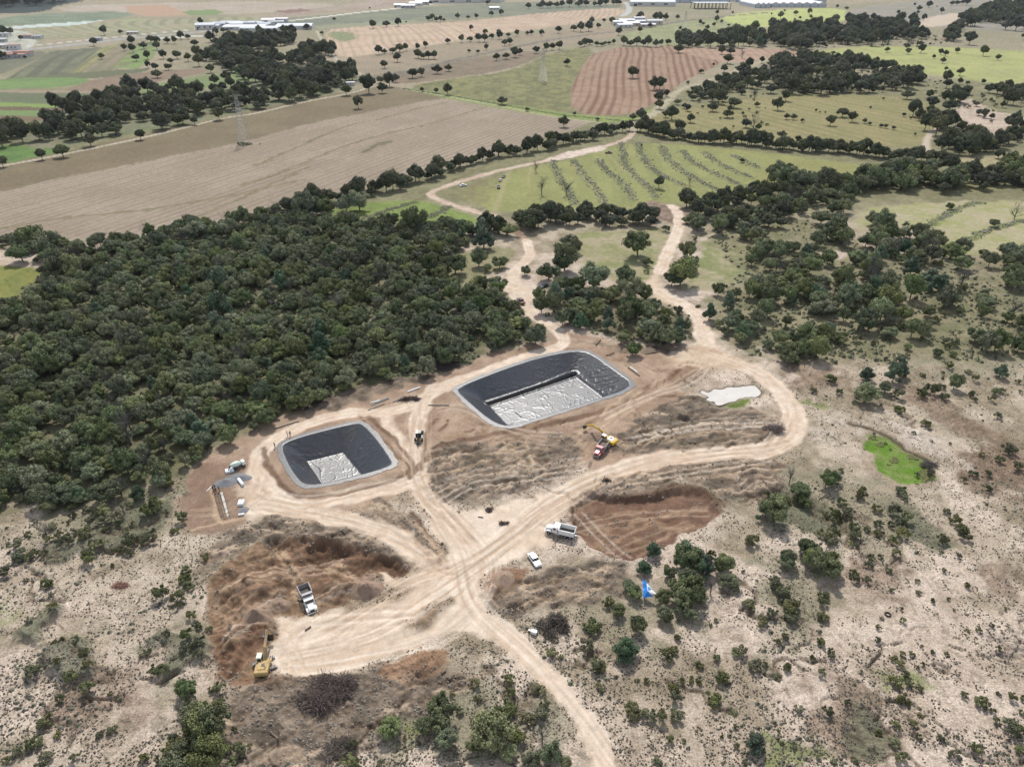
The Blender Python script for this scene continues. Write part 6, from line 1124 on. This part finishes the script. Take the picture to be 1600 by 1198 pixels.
# poles, pipes and logs
for a, b, r, m_, nm, l in (((429,670.5),(467,658.5),.16,P_BLACKP,'pipe','long black pipe at the wood edge above the small pond'), ((575,641),(601,631),.12,P_BLACKP,'pipe','lowest black pipe of the pile between the ponds'), ((580,634),(608,623),.13,P_BLACKP,'pipe','middle black pipe of the pile between the ponds'), ((586,630),(606,622),.16,P_BLACKP,'pipe','topmost black pipe of the pile between the ponds'),
    ((579,630),(594,626),.16,P_WTARP,'pipe','white tube in the pile between the ponds'), ((614.5,628),(630,622),.15,P_BLACKP,'pipe','short black pipe right of the pipe pile'), ((669,633),(702,633.5),.14,simple('green_pipe', (.05, .09, .07), .5),'pipe','dark green pipe lying left of the large pond'),
    ((637,613),(656,606),.2,P_WTARP,'plastic_strip','white plastic strip on the cleared edge above the ponds'), ((947,557),(960,552),.22,P_WOOD,'log','short log right of the large pond corner'), ((981,575),(999,588),.2,P_WOOD,'log','log beside the right end of the large pond'), ((984,573),(996,582),.16,P_WTARP,'log','pale log lying next to the darker one by the pond end'),
    ((1008,554),(1032,549),.18,P_WOOD,'log','long log below the wood beside the road'), ((931,540),(938,532),.3,P_WOOD,'log','thick stump log above the large pond corner'), ((690,1052),(696,1048),.25,P_WOOD,'log','dark log below the dirt pad'), ((205,658),(219,645),.18,M_GREY,'log','pale fallen trunk in the wood at left'), ((120,682),(135,677),.16,M_GREY,'log','small fallen trunk at the rim of the wood'), ((585,557),(600,553),.18,M_GREY,'log','fallen grey trunk near the brush above the large pond'),
    ((580,578),(582,570),.3,P_WOOD,'log','upright stump in the wood above the ponds'), ((810,640),(820,648),.13,P_WTARP,'pipe','short white pipe lying on the large pond floor'), ((423,1144),(435,1155),.2,P_WOOD,'log','pale log below the large brush heap'), ((477,985),(486,979),.2,P_WOOD,'log','dark log lying on the pale pad in the pit'), ((747,808),(755,809),.12,P_STEEL,'log','thin dark branch on the dirt pad')):
    o = bar(nm, a, b, r, m_, l, nm.replace('_', ' '))
    if 'pond floor' in l:
        A = W(805, 642, -DEPTH + .7); B = W(818, 651, -DEPTH + .7); o.location = (float(A[0]), float(A[1]), -DEPTH + .75)
# brush heaps
def brush(px, py, rx, ry, h, n, label, mat=M_BRUSH, seed=1, ln=(1.2, 3.2)):
    x, y, z = at(px, py); r = np.random.default_rng(seed); V = []; F = []; T_ = []
    q = np.sqrt(r.uniform(0, 1, n)); a = r.uniform(0, 6.283, n); nl = 7; la = r.uniform(0, 6.283, nl); lq = r.uniform(.2, .75, nl); lr = r.uniform(.3, .6, nl); lh = r.uniform(.35, 1, nl); li = r.integers(0, nl, n); cx = (lq[li] * np.cos(la[li]) + lr[li] * q * np.cos(a)) * rx; cy = (lq[li] * np.sin(la[li]) + lr[li] * q * np.sin(a)) * ry; cz = h * .62 * lh[li] * (1 - q ** 2) * r.uniform(.1, 1, n)
    for i in range(n):
        L_ = r.uniform(*ln); d = np.array([r.normal(), r.normal(), r.normal() * .45]); d /= np.linalg.norm(d); p = np.array([cx[i], cy[i], cz[i] + .1]); u_ = np.cross(d, [0, 0, 1.0]); u_ /= np.linalg.norm(u_) + 1e-6; v_ = np.cross(d, u_); w_ = r.uniform(.03, .09); b = len(V)
        for s_, ww in ((-.5, w_), (.5, w_ * .4)):
            for k in range(3):
                t_ = 2.094 * k; V.append(p + d * L_ * s_ + (u_ * math.cos(t_) + v_ * math.sin(t_)) * ww)
        F += [(b + k, b + (k + 1) % 3, b + 3 + (k + 1) % 3, b + 3 + k) for k in range(3)]; T_ += [r.uniform(0, 1) ** 1.5] * 6
    me = np_mesh('brush_heap', np.array(V), np.array(F), mat, False, {'tint': ('FLOAT', np.array(T_))}); o = bpy.data.objects.new('brush_heap', me); o.location = (x, y, z); link(o); tag(o, label, 'brush heap', 'heaps of dead brush')
brush(515, 1090, 5.6, 4.6, 3.0, 1500, 'largest heap of dead dark brush below the dirt pad', seed=2); brush(865, 982, 2.9, 3.2, 2.3, 650, 'reddish dark brush heap right of the dirt pad', seed=3); brush(690, 572, 10, 4.0, 2.4, 1100, 'long brown brush heap between the wood and the large pond', seed=4)
brush(520, 1178, 4.0, 2.6, 1.8, 600, 'brush heap at the bottom edge left of the grove', seed=5); brush(805, 1070-120, 2.0, 1.5, .9, 160, 'low brush left of the reddish brush heap', seed=6, ln=(.8, 2)); brush(1070, 655, 2.2, 1.2, .9, 150, 'low brush on the cleared ground below the muddy pool', seed=7, ln=(.8, 2)); brush(950, 752, 1.6, 1.0, .9, 120, 'dark root heap at the edge of the road above the hollow', seed=8, ln=(.8, 1.8))
brush(1210, 675, 3.0, 2.4, 1.2, 320, 'dark brush inside the bend of the road', seed=9); brush(640, 636-12, 3.5, 1.6, .9, 200, 'low brown brush above the pipes', seed=10); brush(765, 797, 1.2, .9, .6, 90, 'small clump of roots on the dirt pad, upper one', seed=11, ln=(.5, 1.3)); brush(787, 818, 1.2, .9, .6, 90, 'small clump of roots on the dirt pad, lower one', seed=12, ln=(.5, 1.3))
brush(188, 916, 2.6, 1.0, .7, 220, 'reddish orange brush on the pale slope at left', P_OCHRE and leaf_mat('red_brush', (.20, .05, .03), (.42, .13, .08)), 13, (.6, 1.6)); brush(985, 530, 3.0, 1.4, .8, 160, 'low brush above the right end of the large pond', seed=14, ln=(.8, 2)); brush(1450, 728, 2.4, 1.6, 1.6, 260, 'twiggy grey brush at the tip of the green meadow', M_GREY, 15)
# blue tarp shelter hung between the oaks
x, y, z = at(1013, 936); t = empty('tarp_shelter', (x, y, z), 0, 'blue and white tarp strung as a shelter among the oaks', 'tarp shelter')
def sheet(name, pts, mat, th=.03, sag=.25, nn=8, par=None):
    A, B, Cc = [np.array(W(p[0], p[1], p[2])).tolist() + [p[2]] for p in pts]; A, B, Cc = [Vector(q) - Vector((x, y, 0)) for q in (A, B, Cc)]; V = []; F = []; idx = {}
    for i in range(nn + 1):
        for j in range(nn + 1 - i):
            u_, v_ = i / nn, j / nn; p = A * (1 - u_ - v_) + B * u_ + Cc * v_; p.z -= sag * 9 * u_ * v_ * (1 - u_ - v_) * 2 + .08 * math.sin(i * 2.1 + j * 1.3); idx[i, j] = len(V); V.append(tuple(p))
    for i in range(nn):
        for j in range(nn - i):
            F.append((idx[i, j], idx[i + 1, j], idx[i, j + 1]))
            if j < nn - i - 1: F.append((idx[i + 1, j], idx[i + 1, j + 1], idx[i, j + 1]))
    me = bpy.data.meshes.new(name); me.from_pydata(V, [], F); me.materials.append(mat); o = bpy.data.objects.new(name, me); link(o, par); so = o.modifiers.new('thick', 'SOLIDIFY'); so.thickness = th
t.location = (x, y, 0)
sheet('tarp', [(1004, 904, 3.2), (1005, 934, 1.4), (1015, 919, 3.0)], P_BLUE, par=t); sheet('tarp', [(1006, 904, 3.3), (1014, 919, 3.0), (1024, 927, 2.0)], P_BLUE, par=t, sag=.1); sheet('white_sheet', [(1010, 910, 3.35), (1012, 923, 2.7), (1027, 929, 2.1)], P_WTARP, par=t, sag=.1); sheet('tarp', [(1005, 934, 1.4), (1012, 923, 2.6), (1021, 931, 1.7)], P_BLUE, par=t)
for a, b, h in ((1006, 915, 3.3), (1007, 938, 1.7), (1024, 937, 2.1)): X_, Y_, Z_ = at(a, b); MB().tube((X_ - x, Y_ - y, Z_ - .1), (X_ - x, Y_ - y, h), .06, n=6).build('pole', P_WOOD, t)
# equipment by the reddish brush heap
x, y, z = at(834, 990); t = empty('generator', (x, y, z), 1.2, 'small white and dark generator beside the reddish brush heap', 'generator')
MB().box((0, 0, .55), (.75, 1.3, .8)).build('housing', P_WHITE, t, .05); MB().box((.75, .1, .5), (.6, .9, .6)).build('engine', P_STEEL, t, .04); MB().tube((1.0, .2, .8), (1.0, .2, 1.3), .06, n=6).build('exhaust_pipe', P_STEEL, t)
for s in (.5, -.5): MB().tube((0, s * 1.5, .25), (0, s * 1.62, .25), .25, n=10).build('wheel', P_DARK, t)
person(826.5, 993, 1.0, C_DK, 'person in dark clothes beside the small generator', P_WHITE)
x, y, z = at(1387, 960); m = MB()
for k in range(16):
    a0, a1 = 6.283 * k / 16, 6.283 * (k + 1) / 16; m.tube((.55 * math.cos(a0), .55 * math.sin(a0), .15), (.55 * math.cos(a1), .55 * math.sin(a1), .15), .16, n=8)
o = m.build('old_tyre', P_DARK); o.location = (x, y, z); tag(o, 'black old tyre lying on the open slope at right', 'tyre')
# ---------------------------------------------------------------- power pylons
def pylon(px, py, h, label, rot=.35):
    x, y, z = at(px, py); t = empty('power_pylon', (x, y, z), rot, label, 'power pylon', 'power pylons'); wb, wt = h * .10, h * .022; P = lambda f: wb * (1 - f) ** 1.2 + wt; steel = P_GALV
    for sx in (1, -1):
        for sy in (1, -1):
            m = MB()
            for k in range(5): f0, f1 = k / 5, (k + 1) / 5; m.tube((sx * P(f0), sy * P(f0), f0 * h), (sx * P(f1), sy * P(f1), f1 * h), .10, n=4)
            m.build('leg', steel, t)
    m = MB()
    for k in range(14):
        f0, f1 = k / 14, (k + 1) / 14; a, b = P(f0), P(f1)
        for s in (1, -1):
            m.tube((-a, s * a, f0 * h), (b, s * b, f1 * h), .06, n=3, caps=False); m.tube((a, s * a, f0 * h), (-b, s * b, f1 * h), .06, n=3, caps=False); m.tube((s * a, -a, f0 * h), (s * b, b, f1 * h), .06, n=3, caps=False); m.tube((s * a, a, f0 * h), (s * b, -b, f1 * h), .06, n=3, caps=False); m.tube((-a, s * a, f0 * h), (a, s * a, f0 * h), .05, n=3, caps=False)
    m.build('bracing', steel, t)
    for f in (.68, .82, .97):
        m = MB(); L_ = h * .14; q = P(f)
        for s in (1, -1):
            m.tube((0, q, f * h), (s * L_, 0, f * h + .4), .08, n=4); m.tube((0, -q, f * h), (s * L_, 0, f * h + .4), .08, n=4); m.tube((0, 0, f * h + h * .045), (s * L_, 0, f * h + .4), .08, n=4)
            for k in range(1, 4): m.tube((s * L_ * k / 4, q * (1 - k / 4), f * h), (s * L_ * k / 4, 0, f * h + h * .045 * (1 - k / 4)), .05, n=3)
        m.build('cross_arm', steel, t)
P_GALV = simple('galvanised_steel', (.36, .36, .35), .5, .4)
pylon(382, 224, 34, 'tall grey lattice power pylon standing in the tan stubble field', .5); pylon(848, 128, 34, 'faint lattice power pylon standing on the olive field', .4); pylon(1069, 50, 34, 'distant lattice power pylon beside the railway farm', .4)
x, y, z = at(383, 226); PLB = [(x + rng.normal() * 3.4, y + rng.normal() * 2) for _ in range(40)]
bumps_at('pylon_scrub', np.array([p[0] for p in PLB]), np.array([p[1] for p in PLB]), 1.7, .9, M_SHR, 'grey green scrub round the foot of the power pylon', 31)
# ---------------------------------------------------------------- far buildings
W_WALLS = [simple('white_wall', (.55, .54, .51), .8), simple('grey_wall', (.42, .41, .40), .8), simple('buff_wall', (.55, .47, .38), .8)]
R_ROOFS = [simple('pale_metal_roof', (.44, .47, .51), .4, .1), simple('grey_metal_roof', (.40, .43, .47), .4, .1), simple('white_roof', (.54, .54, .55), .5), simple('tile_roof', (.35, .17, .12), .8)]
ROOFN = ['pale metal', 'grey metal', 'white', 'red tiled']; WALLN = ['white', 'grey', 'buff']
def building(px, py, wd, dp, h, rot, wi, ri, where, name='house', style='gable', nwin=3):
    x, y, z = at(px, py); t = empty(name, (x, y, z), rot, ('%s %s with %s roof %s' % (WALLN[wi], name.replace('_', ' '), ROOFN[ri], where)), name.replace('_', ' '), 'farm and roadside buildings')
    MB().box((0, 0, h / 2), (wd, dp, h)).build('wall', W_WALLS[wi], t); rh = h * .4
    if style == 'gable': MB().prism([(-dp / 2 - .5, h + .003), (0, h + rh), (dp / 2 + .5, h + .003)], -wd / 2 - .5, wd / 2 + .5, Matrix.Rotation(math.radians(90), 4, 'Z')).build('roof', R_ROOFS[ri], t)
    elif style == 'arch': MB().prism([(dp / 2 * math.cos(a), h + .003 + rh * math.sin(a)) for a in np.linspace(0, math.pi, 12)], -wd / 2, wd / 2, Matrix.Rotation(math.radians(90), 4, 'Z')).build('roof', R_ROOFS[ri], t)
    else: MB().box((0, 0, h + .15), (wd + .6, dp + .6, .3)).build('roof', R_ROOFS[ri], t)
    for k in range(nwin): MB().box((-wd / 2 + wd * (k + .75) / (nwin + .5), -dp / 2 - .03, h * .55), (wd * .09, .06, h * .3)).build('window', P_GLASS, t)
    MB().box((-wd / 2 + wd * .12, -dp / 2 - .03, h * .32), (wd * .07, .06, h * .62)).build('door', P_STEEL, t)
rb = random.Random(5)
def row(name, pts, where, sz, h, styles=('gable', 'flat', 'arch'), roofs=(0, 1, 2), walls=(0, 0, 1, 2)):
    n = len(pts)
    for i, (a, b) in enumerate(pts):
        w_ = rb.uniform(*sz); building(a, b, w_, w_ * rb.uniform(.5, .8), rb.uniform(*h), rb.uniform(-.15, .25), rb.choice(walls), rb.choice(roofs), where + ', %s in line' % ['first', 'second', 'third', 'fourth', 'fifth', 'sixth', 'seventh', 'eighth', 'ninth', 'tenth', 'eleventh', 'twelfth'][i], name, rb.choice(styles))
row('shed', [(322,46),(332,45),(345,44),(362,42),(372,45),(383,40),(392,45),(400,41),(412,44),(421,37),(432,40),(440,36)], 'in the roadside village', (22, 42), (5, 9))
row('greenhouse', [(386,46),(410,48),(462,45)], 'beside the roadside village', (60, 84), (5, 7), ('arch',), (2, 0), (0,))
row('house', [(4,58),(8,76),(22,78),(3,66),(28,90),(14,91),(46,60),(60,61),(38,88)], 'beside the highway at far left', (14, 26), (4, 7), ('gable', 'flat'), (0, 1, 3), (0, 1, 2))
row('house', [(208,54),(152,64)], 'along the highway verge', (12, 20), (4, 6))
row('shed', [(968,40),(978,36),(985,41),(1000,38),(1012,42),(975,44),(1022,39),(998,33)], 'at the railway farm', (18, 34), (4, 7), ('gable', 'arch'), (0, 2, 2), (0, 1, 2))
row('shed', [(625,12),(638,13),(650,10),(660,8)], 'beside the far pale road', (30, 44), (6, 9), ('gable',), (0, 1))
row('greenhouse', [(1018,9),(705,4),(745,3)], 'far out on the plain', (120, 170), (8, 12), ('arch',), (2, 0), (0,))
building(772, 16, 26, 18, 6, .2, 0, 2, 'alone in the dark fields at the top', 'house'); building(548, 134, 9, 6, 3.4, .2, 0, 2, 'under the oaks at the track junction', 'shed', 'flat', 1)
def glasshouse(x0, x1, y_, spans, label, h=9, dp=160):
    A = at(x0, y_); B = at(x1, y_); L_ = B[0] - A[0]; t = empty('greenhouse_block', ((A[0] + B[0]) / 2, A[1] + dp / 2, 0), 0, label, 'greenhouse', 'large greenhouse blocks'); sw = L_ / spans
    me = MB().prism([(-sw / 2, h), (0, h + 4.5), (sw / 2, h)], -dp / 2, dp / 2).mesh('roof', R_ROOFS[2])
    for k in range(spans): o = bpy.data.objects.new('roof', me); o.location = (-L_ / 2 + sw * (k + .5), 0, .003); link(o, t)
    MB().box((0, 0, h / 2), (L_, dp, h)).build('wall', R_ROOFS[0], t)
    pm = MB().box((0, 0, h / 2), (.9, .6, h)).mesh('post', P_STEEL)
    for k in range(spans + 1): o = bpy.data.objects.new('post', pm); o.location = (-L_ / 2 + sw * k, -dp / 2 - .4, 0); link(o, t)
glasshouse(1205, 1290, 12, 7, 'right block of white multi span greenhouses at the top'); glasshouse(1180, 1204, 13, 3, 'small white greenhouse block between the two larger ones'); glasshouse(1150, 1290, 4, 12, 'far white greenhouse block behind the others at the top', 10, 500)
x0 = at(1086, 15); x1 = at(1142, 15); L_ = x1[0] - x0[0]; t = empty('frame_shed', ((x0[0] + x1[0]) / 2, x0[1] + 30, 0), 0, 'open dark steel frame shed left of the greenhouse blocks', 'frame shed')
MB().box((0, 0, 14.6), (L_, 50, .5)).build('roof', R_ROOFS[1], t); pm = MB().box((0, 0, 7), (1.3, 1.3, 14.3)).mesh('post', P_STEEL)
for k in range(11):
    for s in (-24, 24): o = bpy.data.objects.new('post', pm); o.location = (-L_ / 2 + L_ * k / 10, s, 0); link(o, t)
glasshouse(1000, 1140, 5, 9, 'left white greenhouse block behind the steel frame shed', 9, 400)
# ---------------------------------------------------------------- the air between
m, t, b = new_mat('hazy_air'); t.nodes.remove(b); vp = t.nodes.new('ShaderNodeVolumePrincipled'); vp.inputs['Color'].default_value = (.80, .88, 1.0, 1); vp.inputs['Density'].default_value = .00002; vp.inputs['Anisotropy'].default_value = .2
t.links.new(vp.outputs[0], t.nodes['Material Output'].inputs['Volume'])
hz = MB().box((0, 14500, 57), (70000, 46000, 132)).build('haze', m); tag(hz, 'thin pale haze over the whole plain', 'haze', None, 'stuff')
